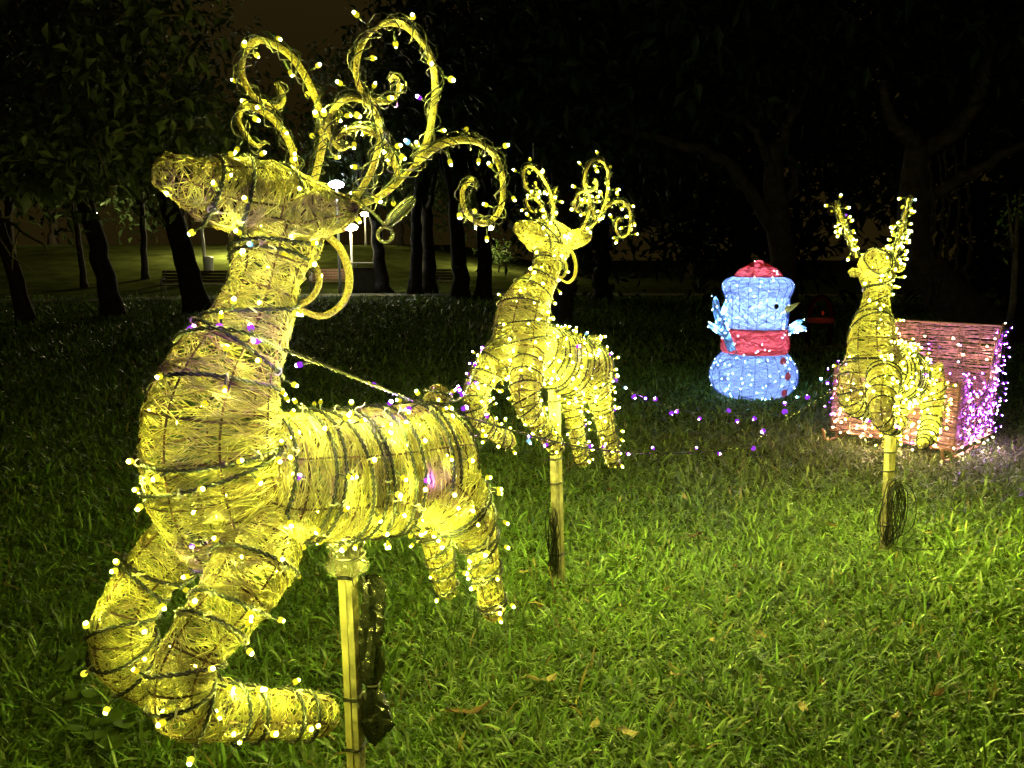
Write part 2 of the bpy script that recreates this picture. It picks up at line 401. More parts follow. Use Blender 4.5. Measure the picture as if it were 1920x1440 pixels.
# one bulb: dark socket, lens glowing in place of a halo, white-hot tip
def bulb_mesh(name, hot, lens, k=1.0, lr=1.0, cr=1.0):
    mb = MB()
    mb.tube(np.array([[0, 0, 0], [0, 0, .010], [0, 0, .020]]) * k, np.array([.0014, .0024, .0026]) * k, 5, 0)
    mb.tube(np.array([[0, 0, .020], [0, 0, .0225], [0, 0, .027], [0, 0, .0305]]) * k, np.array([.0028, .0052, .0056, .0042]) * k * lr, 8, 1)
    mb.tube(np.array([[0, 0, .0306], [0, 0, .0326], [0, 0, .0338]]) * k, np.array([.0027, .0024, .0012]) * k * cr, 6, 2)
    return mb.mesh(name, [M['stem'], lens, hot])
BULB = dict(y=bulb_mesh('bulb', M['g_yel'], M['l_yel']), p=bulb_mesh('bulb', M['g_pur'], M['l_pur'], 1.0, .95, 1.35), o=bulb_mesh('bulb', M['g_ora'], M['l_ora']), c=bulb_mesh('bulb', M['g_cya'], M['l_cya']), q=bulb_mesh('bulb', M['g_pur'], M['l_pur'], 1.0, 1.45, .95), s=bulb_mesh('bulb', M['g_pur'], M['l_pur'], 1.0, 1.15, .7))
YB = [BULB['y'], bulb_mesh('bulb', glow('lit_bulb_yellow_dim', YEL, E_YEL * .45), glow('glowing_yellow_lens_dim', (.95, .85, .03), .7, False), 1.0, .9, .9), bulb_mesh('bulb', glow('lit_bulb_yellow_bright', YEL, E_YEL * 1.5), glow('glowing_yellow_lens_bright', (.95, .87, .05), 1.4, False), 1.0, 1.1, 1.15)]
def tie_mesh():
    mb = MB(); ph = np.linspace(0, 2 * PI, 9)
    mb.tube(np.stack([np.cos(ph) * .0055, np.sin(ph) * .0055, ph * 0], -1), .0014, 4, cap=False)
    mb.box((.0068, 0, 0), (.005, .004, .004)); mb.tube(np.array([[.008, 0, 0], [.014, .002, .002], [.017, .005, .003]]), .0011, 4)
    return mb.mesh('cable_tie', [M['tie']])
TIE = tie_mesh()
def orient(o, p, d, roll=0.0, s=1.0):
    q = Vector(d).to_track_quat('Z', 'Y'); o.location = Vector(p); o.rotation_mode = 'QUATERNION'
    o.rotation_quaternion = q @ Quaternion((0, 0, 1), roll); o.scale = (s, s, s)
def twisted(mb, P, r=.0023, sep=.0024, pitch=.024, step=.007):
    d = np.concatenate([[0], np.cumsum(np.linalg.norm(np.diff(P, axis=0), axis=1))])
    n = max(4, int(d[-1] / step)); u = np.linspace(0, d[-1], n); Q = np.stack([np.interp(u, d, P[:, i]) for i in range(3)], -1)
    T = unit(np.gradient(Q, axis=0)); a = np.array([.31, .2, .93]); A = unit(np.cross(T, a)); B = np.cross(T, A)
    for k in (0, 1):
        ph = (u / pitch * 2 * PI + k * PI)[:, None]
        mb.tube(Q + sep * (np.cos(ph) * A + np.sin(ph) * B), r, 4)
def resample(P, N, step):
    d = np.concatenate([[0], np.cumsum(np.linalg.norm(np.diff(P, axis=0), axis=1))])
    u = np.arange(step * .5, d[-1], step); g = lambda A: np.stack([np.interp(u, d, A[:, i]) for i in range(3)], -1)
    return g(P), g(N)

def build_deer(O, th, pitch, roll, sc, thread_r, cover, label, slabel, head_rot, bulb_step, bulb_k, accents, legs=None, ear_k=1.0):
    rm = np.array(Euler(head_rot, 'XYZ').to_matrix()); piv = np.array([.12, 0, .58])
    def hr(n):
        n = n.copy(); n[:, :3] = (n[:, :3] - piv) @ rm.T + piv; return n
    neck = NECK.copy()
    for k, w in ((0, 1.), (1, 1.), (2, .9), (3, .65), (4, .35), (5, .12)): neck[k, :3] = neck[k, :3] * (1 - w) + hr(neck[k:k + 1])[0, :3] * w
    fore, fore_r, ear = FORE.copy(), FORE_R.copy(), EAR.copy()
    fv, lv = loc_frame(th)
    Bm = Matrix(((fv[0], lv[0], 0), (fv[1], lv[1], 0), (0, 0, 1)))
    Rl = Matrix.Rotation(-pitch, 3, 'Y') @ Matrix.Rotation(roll, 3, 'X')
    Rw = np.array(Bm @ Rl)
    def own(rows, wf=.9):
        out = []
        for px, py, lat, rp in rows:
            r = ray(px, py); o = Rw.T @ (EYE - O) / sc; d = Rw.T @ r; t = (lat - o[1]) / d[1]; p = o + d * t
            dep = (r[1] * _c - r[2] * _s) * t * sc; q = rp * dep / FPX / sc
            out.append([*p, q, q * wf])
        return np.array(out)
    hind, hind_r = HIND.copy(), mirror(HIND)
    if legs:
        fore, fore_r, hind = own(legs[0]), own(legs[1]), own(legs[2])
        hind_r = own(legs[3]) if len(legs) > 3 else mirror(hind)
    ear[:, :3] = ear[0, :3] + (ear[:, :3] - ear[0, :3]) * ear_k; ear[:, 3:] *= ear_k
    surf = dict(torso=Surf(TORSO), neck=Surf(neck), head=Surf(hr(HEAD)), tail=Surf(TAIL, 20),
                leg_a=Surf(fore, 64), leg_b=Surf(fore_r, 64), leg_c=Surf(hind), leg_d=Surf(hind_r),
                ear_a=Surf(hr(ear), 30, (.35, 1, 0)), ear_b=Surf(hr(mirror(ear)), 30, (.35, -1, 0)))
    root = thing('reindeer_figure', label, 'reindeer', O, 0, 'wire reindeer of the light display')
    root.rotation_euler = (Bm @ Rl).to_euler(); root.scale = (sc, sc, sc)
    rings = dict(torso=(10, 8), neck=(11, 8), head=(6, 6), tail=(3, 4), leg_a=(12, 5), leg_b=(12, 5), leg_c=(9, 5), leg_d=(9, 5), ear_a=(3, 4), ear_b=(3, 4))
    for k, s in surf.items():
        nm = k.split('_')[0]; nr, nl = rings[k]
        mb = MB(); s.frame(mb, np.linspace(.06, .94, nr), nl, .0022 if thread_r < .0015 else .003)
        part = mb.obj(nm, M['wire'], root)
        st = 22 if nm in ('torso', 'neck') else 16
        V, F, g = s.threads(thread_r, cover, st)
        C4 = np.ones((len(V), 4)); C4[:, :3] = np.clip(np.array([.50, .455, .15]) * g[:, None], 0, .9)
        tag(link('thread_wrap', mesh_from('thread_wrap', V, F, [M['thread']], None, True, C4), part), kind='stuff')
    ant = {}
    for side, cs in (('a', C_AL), ('b', C_AR)):
        mb = MB(); ant[side] = [crom(hr(c), 60) for c in cs]
        for c in ant[side]: mb.tube(c[:, :3], np.maximum(c[:, 3] * .85, .0035), 8)
        mb.obj('antler', M['tube'], root)
    mb = MB()
    for c in C_SC:
        c = crom(hr(c), 40); mb.tube(c[:, :3], np.maximum(c[:, 3], .0035), 8)
    mb.obj('neck_scroll', M['tube'], root)
    # ---- its string of lights
    sr = thing('fairy_light_string', slabel, 'fairy lights', O, 0, 'yellow fairy light strings')
    sr.rotation_euler = root.rotation_euler; sr.scale = root.scale
    cb = MB(); pts, nrm = [], []
    def wind(s, turns, t0, t1, off=.006, amp=.05, ph0=0.0):
        n = int(turns * 40); u = np.linspace(0, 1, n)
        wob = sum(R.normal(0, amp / k) * np.sin(u * 2 * PI * k * turns / 2.3 + R.uniform(0, 6)) for k in (1, 2, 3)) / max(turns, 1) * 2.2
        t = np.clip(t0 + (t1 - t0) * u + wob, .01, .99); ph = ph0 + u * turns * 2 * PI
        P, Nn = s.at(t, ph, off)
        twisted(cb, P); pts.append(P); nrm.append(Nn)
    wind(surf['neck'], 7.5, .05, .9, amp=.14, ph0=1)
    wind(surf['torso'], 11, .12, .93, amp=.16)
    wind(surf['head'], 2.5, .3, .75, amp=.2)
    for k in ('leg_a', 'leg_b'): wind(surf[k], 10, .12, .97, amp=.1)
    for k in ('leg_c', 'leg_d'): wind(surf[k], 9, .2, .97, amp=.1)
    wind(surf['tail'], 1.5, .2, .8)
    for side in ant:
        for c in ant[side]:
            n = len(c); T = unit(np.gradient(c[:, :3], axis=0)); A = unit(np.cross(T, [0, 1, .1])); B = np.cross(T, A)
            Ls = np.linalg.norm(np.diff(c[:, :3], axis=0), axis=1).sum(); ph = np.linspace(0, Ls / .085 * 2 * PI, n)[:, None] + R.uniform(0, 6)
            Nn = np.cos(ph) * A + np.sin(ph) * B
            P = c[:, :3] + Nn * (c[:, 3:4] + R.uniform(.003, .009, (n, 1)))
            for j in range(4):
                ph2 = ph * R.uniform(.75, 1.2) + R.uniform(0, 6); off = .0025 + .009 * abs(np.sin(np.linspace(0, R.uniform(5, 12), n) + R.uniform(0, 6)))[:, None]
                Q = c[:, :3] + (np.cos(ph2) * A + np.sin(ph2) * B) * (c[:, 3:4] * .85 + off); cb.tube(Q, .0012, 4)
            pts.append(P); nrm.append(Nn); 
    cb.obj('cable', M['cable'], sr)
    k = 0
    bp = []
    for i, (P, Nn) in enumerate(zip(pts, nrm)):
        st = bulb_step * (.62 if i >= len(pts) - 8 else .85)
        Q, N2 = resample(P, Nn, st)
        for p, n in zip(Q, N2):
            if n[1] < -.15 and i < len(pts) - 8 and R.uniform() < .88: continue      # far-side bulbs thinned to keep the lawn there dark; display side carries most
            bp.append((p, n))
    random.shuffle(bp)
    for j, (p, n) in enumerate(bp[:262]):
        kind = 'y'
        if j in accents: kind = accents[j]
        o = link('bulb', YB[int(R.integers(0, 3))] if kind == 'y' else BULB[kind], sr)
        d = unit(n) * R.uniform(.15, 1.0) + unit(R.normal(0, 1, 3)) * .75
        if d @ n < .05: d = d + n * .5
        orient(o, p, d, 0, bulb_k * R.uniform(.9, 1.1))
    # some bulbs of the string are tucked inside the frame
    for k, m in (('torso', 7), ('neck', 10), ('head', 4), ('leg_a', 5), ('leg_b', 4), ('leg_c', 2), ('leg_d', 2)):
        S = surf[k]
        for t in np.linspace(.14, .9, m):
            i = int(t * (S.n - 1)); p = S.C[i] + R.normal(0, .28, 3) * S.ra[i]
            o = link('bulb', YB[1], sr); orient(o, p, R.normal(0, 1, 3), 0, 1.0)
    for P, Nn in zip(pts[:3] + pts[3:7], nrm[:3] + nrm[3:7]):
        Q, N2 = resample(P, Nn, .21)
        T = unit(np.gradient(Q, axis=0)) if len(Q) > 1 else Q
        for p, n, t in zip(Q, N2, T):
            o = link('cable_tie', TIE, sr); orient(o, p, t, R.uniform(0, 6), 1.15)
    return root, surf

YA = {5: 'p', 31: 'p', 60: 'p', 61: 'c', 90: 'p', 91: 'c', 120: 'p'}
deer_big, S_BIG = build_deer(BIG_O, BIG_TH, 0, 0, 1.0, .00085, 1.05,
    'large golden reindeer, forelegs folded, on the post with hanging black plastic film',
    'yellow fairy lights wound round the largest reindeer and its curled antlers', (0, 0, 0), .10, .86, YA)
MID_O = atdepth(1040, 742, 3.32); MID_TH = math.radians(46)
deer_mid, _ = build_deer(MID_O, MID_TH, math.radians(13), math.radians(4), 1.05, .0016, 1.2,
    'golden reindeer leaping between the largest reindeer and the snowman',
    'yellow fairy lights wound round the reindeer leaping between the largest one and the snowman', (0, math.radians(16), 0), .095, 1.15, YA,
    ([(1000, 660, .05, 34), (988, 700, .085, 31), (984, 735, .11, 27), (992, 768, .12, 22), (1012, 798, .12, 18), (1032, 824, .12, 16), (1046, 842, .12, 14), (1050, 848, .12, 5)],
     [(950, 650, -.05, 34), (918, 690, -.085, 30), (896, 725, -.11, 26), (892, 762, -.12, 22), (908, 794, -.12, 18), (934, 815, -.12, 16), (956, 829, -.12, 14), (962, 834, -.12, 5)],
     [(1095, 680, .05, 40), (1112, 715, .07, 34), (1126, 755, .08, 22), (1136, 800, .08, 17), (1145, 840, .08, 15), (1150, 868, .08, 13), (1152, 875, .08, 5)],
     [(1070, 690, -.05, 34), (1072, 725, -.07, 28), (1074, 760, -.08, 20), (1080, 805, -.08, 16), (1088, 845, -.08, 14), (1093, 868, -.08, 12), (1095, 874, -.08, 5)]))
RT_O = atdepth(1672, 758, 3.75); RT_TH = math.radians(49)
deer_rt, _ = build_deer(RT_O, RT_TH, math.radians(4), math.radians(8.5), 1.06, .0016, 1.2,
    'golden reindeer facing out directly in front of the pink wicker sleigh',
    'yellow fairy lights wound round the reindeer in front of the wicker sleigh', (0, math.radians(6), math.radians(14)), .095, 1.15, YA,
    ([(1662, 680, .05, 32), (1656, 715, .07, 30), (1651, 750, .085, 24), (1654, 782, .09, 18), (1668, 800, .085, 13), (1682, 806, .08, 6)],
     [(1620, 670, -.05, 32), (1602, 705, -.07, 28), (1594, 735, -.085, 23), (1602, 760, -.09, 18), (1622, 772, -.085, 14), (1640, 777, -.08, 6)],
     [(1730, 690, .05, 38), (1742, 730, .07, 30), (1748, 768, .08, 20), (1744, 802, .08, 16), (1734, 824, .08, 13), (1725, 836, .08, 5)]), .55)

# ================================================================== POSTS
def post(base, top, w, label, turn=0.0):
    root = thing('wooden_post', label, 'post', base, 0, 'posts carrying the reindeer')
    v = np.array(top) - np.array(base); h = np.linalg.norm(v)
    root.rotation_euler = Vector(v).to_track_quat('Z', 'Y').to_euler()
    q = Matrix.Rotation(turn, 3, 'Z')
    for k, (dx, ww, dd, m, dz) in enumerate(((-w * .27, w * .55, w * .95, 'slat', 0), (w * .275, w * .5, w * .8, 'slat2', -.015))):
        me = MB()
        n = 9
        zs = np.linspace(-.25, h + dz, n)
        for i in range(n - 1):
            pass
        P = [Vector((sx * ww / 2 + dx, sy * dd / 2, 0)) for sx, sy in ((-1, -1), (1, -1), (1, 1), (-1, 1))]
        V = np.array([[*(q @ (p + Vector((R.normal(0, .0006), R.normal(0, .0006), 0))))[:2], z] for z in zs for p in P])
        i = np.arange(n - 1)[:, None] * 4; j = np.arange(4)[None]
        F = np.stack([i + j, i + (j + 1) % 4, i + 4 + (j + 1) % 4, i + 4 + j], -1).reshape(-1, 4)
        me.add(V, [F, np.array([[n * 4 - 4, n * 4 - 3, n * 4 - 2, n * 4 - 1]])])
        me.obj('slat', M[m], root, smooth=False)
    for t in (.97, .90, .62, .50, .15):
        mb = MB(); a = w * .57; c = np.array([[-a, -a], [a, -a], [a, a], [-a, a], [-a, -a]]) * [1, .95]
        P = np.array([[*(q @ Vector((x, y, 0)))[:2], h * t + .003 * k] for k, (x, y) in enumerate(c)])
        for zz in (0, .004): mb.tube(P + [0, 0, zz], .0024, 4)
        mb.tube(np.array([P[1], P[1] + [.012, -.004, .004], P[1] + [.022, -.006, -.004]]), .0015, 4)
        mb.obj('strap', M['black'], root)
    return root, h
p1 = np.array([BIG_O[0] + .006, BIG_O[1] + .005, 0])
post(p1, BIG_O + [0, 0, .03], .027, 'pale timber post under the largest reindeer, tied with black straps', .55)
pm = ground_at(1048, 1098); post(pm, MID_O + [-.005, 0, .06], .039, 'slim pale post under the reindeer between the largest one and the snowman', .5)
pr = ground_at(1659, 1032); post(pr, RT_O + [0, 0, .05], .037, 'pale post under the reindeer that stands before the sleigh', .6)

def film_bag():
    root = thing('plastic_film', 'crumpled black plastic film hanging down beside the pale timber post', 'plastic film', (p1[0] + .034, p1[1] + .004, .50))
    n, k = 40, 18
    z = np.linspace(.36, 0, n); u = 1 - z / .36
    w = np.interp(u, [0, .1, .3, .55, .66, .7, .85, 1], [.016, .022, .02, .026, .008, .018, .034, .012])
    V = []
    for i in range(n):
        ph = np.arange(k) * 2 * PI / k
        r = w[i] * (1 + .28 * np.sin(3 * ph + 4 * u[i] * 3) + .2 * np.sin(5 * ph - 9 * u[i]) + R.normal(0, .09, k))
        V.append(np.stack([np.cos(ph) * r + .006 * math.sin(u[i] * 9), np.sin(ph) * r * .7, np.full(k, z[i] - .03) + R.normal(0, .002, k)], -1))
    V = np.concatenate(V); i = np.arange(n - 1)[:, None] * k; j = np.arange(k)[None]
    F = np.stack([i + j, i + (j + 1) % k, i + k + (j + 1) % k, i + k + j], -1).reshape(-1, 4)
    link('film', mesh_from('film', V, F, [M['bag']], None, False), root)
    mb = MB(); ph = np.linspace(0, 2 * PI, 20)
    mb.tube(np.stack([np.cos(ph) * .013, np.sin(ph) * .011, ph * 0 + .10], -1), .002, 4); mb.obj('strap', M['black'], root)
    # clear wrap over the head of the post
    root2 = thing('clear_wrap', 'clear plastic wrap bunched over the top of the post under the belly', 'plastic wrap', (BIG_O[0], BIG_O[1], BIG_O[2] - .045))
    V = []
    for a in range(9):
        ph = np.arange(16) * 2 * PI / 16; rr = .026 + .012 * abs(a - 4) / 4 + R.normal(0, .005, 16)
        V.append(np.stack([np.cos(ph) * rr, np.sin(ph) * rr, np.full(16, a * .0085) + R.normal(0, .003, 16)], -1))
    V = np.concatenate(V); i = np.arange(8)[:, None] * 16; j = np.arange(16)[None]
    link('wrap', mesh_from('wrap', V, np.stack([i + j, i + (j + 1) % 16, i + 16 + (j + 1) % 16, i + 16 + j], -1).reshape(-1, 4), [M['clear']], None, False), root2)
    mb = MB(); ph = np.linspace(0, 2 * PI, 20); mb.tube(np.stack([np.cos(ph) * .034, np.sin(ph) * .034, ph * 0 + .03], -1), .002, 4); mb.obj('strap', M['black'], root2)
film_bag()

def coil(base, z0, z1, dx, wide, loops, label):
    root = thing('cable_coil', label, 'cable', base, 0, 'cable bundles on the posts')
    mb = MB()
    for k in range(loops):
        a = np.linspace(0, 2 * PI, 30); zc = (z0 + z1) / 2 + R.normal(0, .02); hz = (z1 - z0) / 2 * R.uniform(.75, 1.05); hx = wide * R.uniform(.25, 1)
        tilt = R.uniform(-1, 1)
        sx = R.normal(0, wide * .35)
        P = np.stack([dx + sx * np.sin(a * .5) + np.sin(a) * hx * np.cos(tilt) + .012 * np.sin(2 * a + R.uniform(0, 6)), np.sin(a) * hx * np.sin(tilt) - .02 + R.normal(0, .012), np.maximum(zc + np.cos(a) * hz + .012 * np.sin(3 * a + R.uniform(0, 6)), .012)], -1)
        mb.tube(P + R.normal(0, .0015, P.shape), .0021, 4, cap=False)
    mb.obj('cable_loops', M['cable'], root)
    for t in (.35, .6):
        b = MB(); a = np.linspace(0, 2 * PI, 14); z = z0 + (z1 - z0) * t
        b.tube(np.stack([dx + np.cos(a) * wide * .75, np.sin(a) * wide * .75 - .015, a * 0 + z], -1), .003, 4, cap=False); b.obj('strap', M['black'], root)
    tail = MB(); tail.tube(crom(np.array([[dx, -.03, .03], [dx + .1, -.06, .03], [dx + .22, -.07, .035], [dx + .33, -.06, .03]]), 20), .003, 4); tail.obj('cable_tail', M['cable'], root)
coil(pm, .05, .36, -.032, .02, 8, 'slim black cable bundle tied low on the post between the largest reindeer and snowman')
coil(pr, .04, .36, .02, .06, 15, 'thick tangle of black cable tied to the post before the sleigh')

# clear connector tube hanging behind the ear of the largest reindeer
def connector():
    f = BIG_O + 0
    def w(px, py): 
        p, d = dp(px, py, .10); return BIG_O + p[0] * _f + p[1] * _lv + [0, 0, p[2]]
    A, B = w(775, 372), w(722, 425)
    root = thing('cable_connector', 'clear plastic cable connector with ring cap hanging below the curled antlers', 'connector', A)
    mb = MB(); P = np.linspace(A, B, 8) - A; mb.tube(P, [.006, .011, .012, .012, .011, .011, .008, .007], 10); mb.obj('sleeve', M['clear'], root)
    ring = MB(); a = np.linspace(0, 2 * PI, 22); C = w(722, 440) - A
    for zz in np.linspace(-.006, .006, 4): ring.tube(np.stack([C[0] + np.cos(a) * .013, np.full(22, C[1] + zz), C[2] + np.sin(a) * .013], -1), .0022, 4, cap=False)
    ring.obj('ring_cap', M['clear'], root)
    c = MB()
    for k in range(3): c.tube(crom(np.array([w(680, 388), w(700, 402), w(726, 420 + 4 * k), w(745, 405), w(770, 375)]) - A + R.normal(0, .003, (5, 3)), 24), .0015, 4)
    c.obj('lead', M['cable'], root)
connector()

# ================================================================== PURPLE REIN GARLANDS
def garland(name, P, step, label, seed, kinds='p', r=.0019):
    rr = np.random.default_rng(seed)
    P = crom(np.array(P), 120); root = thing('rein_light_garland', label, 'fairy lights', P[0], 0, 'purple light reins')
    Q = P - P[0]; mb = MB(); twisted(mb, Q, r, r * 1.15, .03); mb.obj('cable', M['cable'], root)
    d = np.concatenate([[0], np.cumsum(np.linalg.norm(np.diff(Q, axis=0), axis=1))])
    u = step * .4
    while u < d[-1]:
        p = np.array([np.interp(u, d, Q[:, i]) for i in range(3)])
        o = link('bulb', BULB[('q' if p[1] + P[0][1] > 3.2 else 'p') if rr.uniform() < .93 else 'c'], root)
        dd = rr.normal(0, 1, 3); dd[2] = abs(dd[2]) * rr.choice([-1.2, 1.0])
        orient(o, p, dd, 0, rr.uniform(1.3, 1.8) if p[1] + P[0][1] > 3.2 else rr.uniform(.8, 1.1)); u += step * rr.uniform(.5, 1.6)
    return root
D = atdepth
garland('a', [D(530, 655, 1.16), D(620, 690, 1.25), D(740, 738, 1.42), D(860, 778, 1.65), D(990, 815, 2.0), D(1110, 842, 2.4), D(1250, 851, 2.85), D(1390, 838, 3.2), D(1450, 800, 3.4), D(1540, 745, 3.55), D(1610, 690, 3.62), D(1645, 640, 3.65)], .17, 'purple light rein from the largest reindeer past the leaping one to the sleigh reindeer', 3)
garland('b', [D(1125, 690, 3.62), D(1150, 712, 3.75), D(1200, 742, 4.0), D(1290, 772, 4.3), D(1380, 777, 4.5), D(1460, 768, 4.6), D(1520, 735, 4.5), D(1580, 690, 4.2), D(1615, 670, 3.75)], .13, 'purple light rein sagging to the lawn before the snowman', 5)
garland('c', [D(822, 738, 1.62), D(850, 752, 1.85), D(872, 735, 2.3), D(890, 690, 2.8), D(905, 655, 3.02), D(950, 625, 3.05)], .12, 'short purple light rein from the tail of the largest reindeer to the next chest', 9)
garland('d', [D(325, 640, 1.10), D(345, 622, 1.02), D(400, 615, .985), D(470, 628, 1.0), D(530, 655, 1.16)], .10, 'purple light collar round the throat of the largest reindeer', 12)

# ================================================================== SNOWMAN
def snowman():
    B = ground_at(1410, 742); s = 7.78 / FPX
    root = thing('snowman_figure', 'glowing blue snowman with red cap, red scarf and twig arms', 'snowman', (B[0], B[1], 0))
    def lathe(rows, name, m, wire=True, squash=1.0, nr=22, sub=0):
        Q = crom(np.array([[0, 0, z, r, r * squash] for r, z in rows]), 40)
        S = Surf(Q, 40, (1, 0, 0))
        return S
    y2z = lambda y: (745 - y) * s * .985
    def shell(rows, name, m, k=28, thr=.0018, cov=.55, ribs=True, bulge=0.0):
        Q = crom(np.array([[z, 0, 0, r] for r, z in rows]), 36)
        ph = np.arange(k * 2) * PI / k
        rad = Q[:, 3][:, None] * (1 - bulge * (np.cos(ph * k / 2 * 1) ** 6)[None])
        V = np.stack([rad * np.cos(ph), rad * np.sin(ph), np.repeat(Q[:, :1], 2 * k, 1)], -1).reshape(-1, 3)
        n = 36; kk = 2 * k; i = np.arange(n - 1)[:, None] * kk; j = np.arange(kk)[None]
        F = np.stack([i + j, i + (j + 1) % kk, i + kk + (j + 1) % kk, i + kk + j], -1).reshape(-1, 4)
        part = link(name, mesh_from(name, V, F, [m]), root)
        S = Surf(np.array([[0, 0, z, r * 1.004 + .004, r * 1.004 + .004] for r, z in rows]), 40, (1, 0, 0))
        TV, TF, _ = S.threads(thr, cov, 20, .002, 1.0, 0.0, 1.3)
        tag(link('thread_wrap', mesh_from('thread_wrap', TV, TF, [m]), part), kind='stuff')
        if ribs:
            mb = MB(); S.frame(mb, [], 22, .0026, .004); mb.obj('frame_wire', M['bluewire'] if m is M['ice'] else M['red'], part)
        return S
    R_ = lambda px: px * s
    body = shell([(R_(44), -.02), (R_(62), .02), (R_(76), .10), (R_(82), .20), (R_(80), .29), (R_(73), .37), (R_(63), .445), (R_(57), .47)], 'body', M['ice'])
    scarf = shell([(R_(56), y2z(660)), (R_(62), y2z(655)), (R_(63), y2z(640)), (R_(60), y2z(622)), (R_(57), y2z(612)), (R_(52), y2z(608))], 'scarf', M['red'], ribs=False, cov=1.3)
    head = shell([(R_(55), y2z(614)), (R_(57), y2z(600)), (R_(58), y2z(570)), (R_(58), y2z(552)), (R_(61), y2z(545)), (R_(65), y2z(532)), (R_(63), y2z(522)), (R_(54), y2z(514)), (R_(40), y2z(511))], 'head', M['ice'])
    cap = shell([(R_(43), y2z(514)), (R_(42), y2z(508)), (R_(36), y2z(499)), (R_(25), y2z(493)), (R_(13), y2z(491)), (R_(11), y2z(487)), (R_(8), y2z(482)), (R_(1), y2z(480))], 'cap', M['red'], ribs=False, cov=1.3)
    def on(S, zc, ang, off=0.0):
        i = int(np.argmin(abs(S.C[:, 2] - zc))); r = S.ra[i] + off
        return np.array([r * math.cos(ang), r * math.sin(ang), zc])
    front = math.radians(-41)                                          # the way its face points
    def disc(p, r, name, m, flat=.45):
        mb = MB(); n = unit(np.array([p[0], p[1], 0])); u = np.array([-n[1], n[0], 0]); P = []
        for a in range(6):
            e = a / 5 * PI / 2; P.append((r * math.cos(e), r * flat * math.sin(e)))
        k = 12; V = []; 
        for rr, h in P:
            ph = np.arange(k) * 2 * PI / k
            V.append(p + n * h + rr * (np.cos(ph)[:, None] * u + np.sin(ph)[:, None] * np.array([0, 0, 1.])))
        V = np.concatenate(V); i = np.arange(5)[:, None] * k; j = np.arange(k)[None]
        mb.add(V, np.stack([i + j, i + (j + 1) % k, i + k + (j + 1) % k, i + k + j], -1).reshape(-1, 4)); return mb.obj(name, m, root)
    for yb in (668, 695, 727):
        disc(on(body, y2z(yb), math.radians(-60), .004), .042, 'button', M['red'])
    for e in (-1, 1):
        disc(on(head, y2z(565), front + e * math.radians(-31), .004), .028, 'eye', M['eye'], .4)
    nb = on(head, y2z(572), front, -.01); dirn = np.array([math.cos(front), math.sin(front), .35])
    mb = MB(); t = np.linspace(0, 1, 8)[:, None]; mb.tube(nb + dirn * t * .13 + np.array([0, 0, .03]) * t * t, np.linspace(.042, .006, 8), 8); mb.obj('nose', M['carrot'], root)
    # arms: forked twigs of lit tubes
    def arm(name, segs):
        mb = MB()
        for P, r in segs:
            rad = np.linspace(r, r * .8, 18); rad[-3:] *= [.95, .75, .3]; mb.tube(crom(np.array(P), 18), rad, 10)
        a = mb.obj('arm', M['ice'], root)
        return a
    px = lambda x, y, dy=0.0: atdepth(x, y, B[1] + dy) - np.array([B[0], B[1], 0])
    segsL = [([px(1372, 655, -.34), px(1360, 625, -.40), px(1348, 600, -.42), px(1343, 575, -.42), px(1341, 556, -.42)], .042), ([px(1362, 628, -.40), px(1345, 618, -.42), px(1328, 607, -.44)], .038), ([px(1350, 600, -.42), px(1357, 585, -.44), px(1363, 566, -.45)], .034)]
    segsR = [([px(1466, 632, .1), px(1480, 620, .1), px(1492, 608, .08), px(1504, 600, .06)], .040), ([px(1474, 624, .1), px(1490, 618, .12), px(1512, 615, .14)], .038)]
    al = arm('l', segsL); ar = arm('r', segsR)
    lb = MB(); lb.tube(crom(np.array([px(1372, 655, -.36), px(1366, 662, -.38), px(1374, 666, -.4), px(1381, 660, -.4), px(1377, 652, -.37)]), 20), .005, 5); lb.obj('wire_loop', M['bluewire'], root)
    # its own lights: ice-blue bulbs sitting in the shell, and the lamps inside
    for S, n in ((body, 98), (head, 92), (scarf, 14), (cap, 10)):
        for _ in range(n):
            ph = R.uniform(0, 2 * PI); t = R.uniform(.06, .94); p, nn = S.at(np.array([t]), np.array([ph]), -.0305)
            o = link('bulb', BULB['c'], root); orient(o, p[0], nn[0], 0, .9)
    for segs in (segsL, segsR):
        for P, r in segs:
            l = bpy.data.lights.new('inner_lamp', 'POINT'); l.energy = .9; l.color = (.55, .85, 1.0); l.shadow_soft_size = .015
            o = bpy.data.objects.new('inner_lamp', l); COL.objects.link(o); o.parent = root; o.location = crom(np.array(P), 9)[5]
            Q = crom(np.array(P), 9)
            for q in Q[1:]:
                d = unit(R.normal(0, 1, 3) - [0, 1.0, 0]); o = link('bulb', BULB['c'], root); orient(o, q + d * (r - .036), d, 0, 1.3)
                d = unit(R.normal(0, 1, 3)); o = link('bulb', BULB['c'], root); orient(o, q - d * .012, d, 0, 1.0)
    for z, e in ((.12, 8.0), (.24, 9.0), (.36, 6.0), (.52, 8.0), (.66, 8.0), (.80, 8.0), (.93, 8.0), (1.06, 9.0), (1.16, 5.0), (1.29, 3.5)):
        l = bpy.data.lights.new('inner_lamp', 'POINT'); l.energy = e; l.color = (.62, .75, 1.0); l.shadow_soft_size = .08
        o = bpy.data.objects.new('inner_lamp', l); COL.objects.link(o); o.parent = root; o.location = (0, 0, z)
snowman()

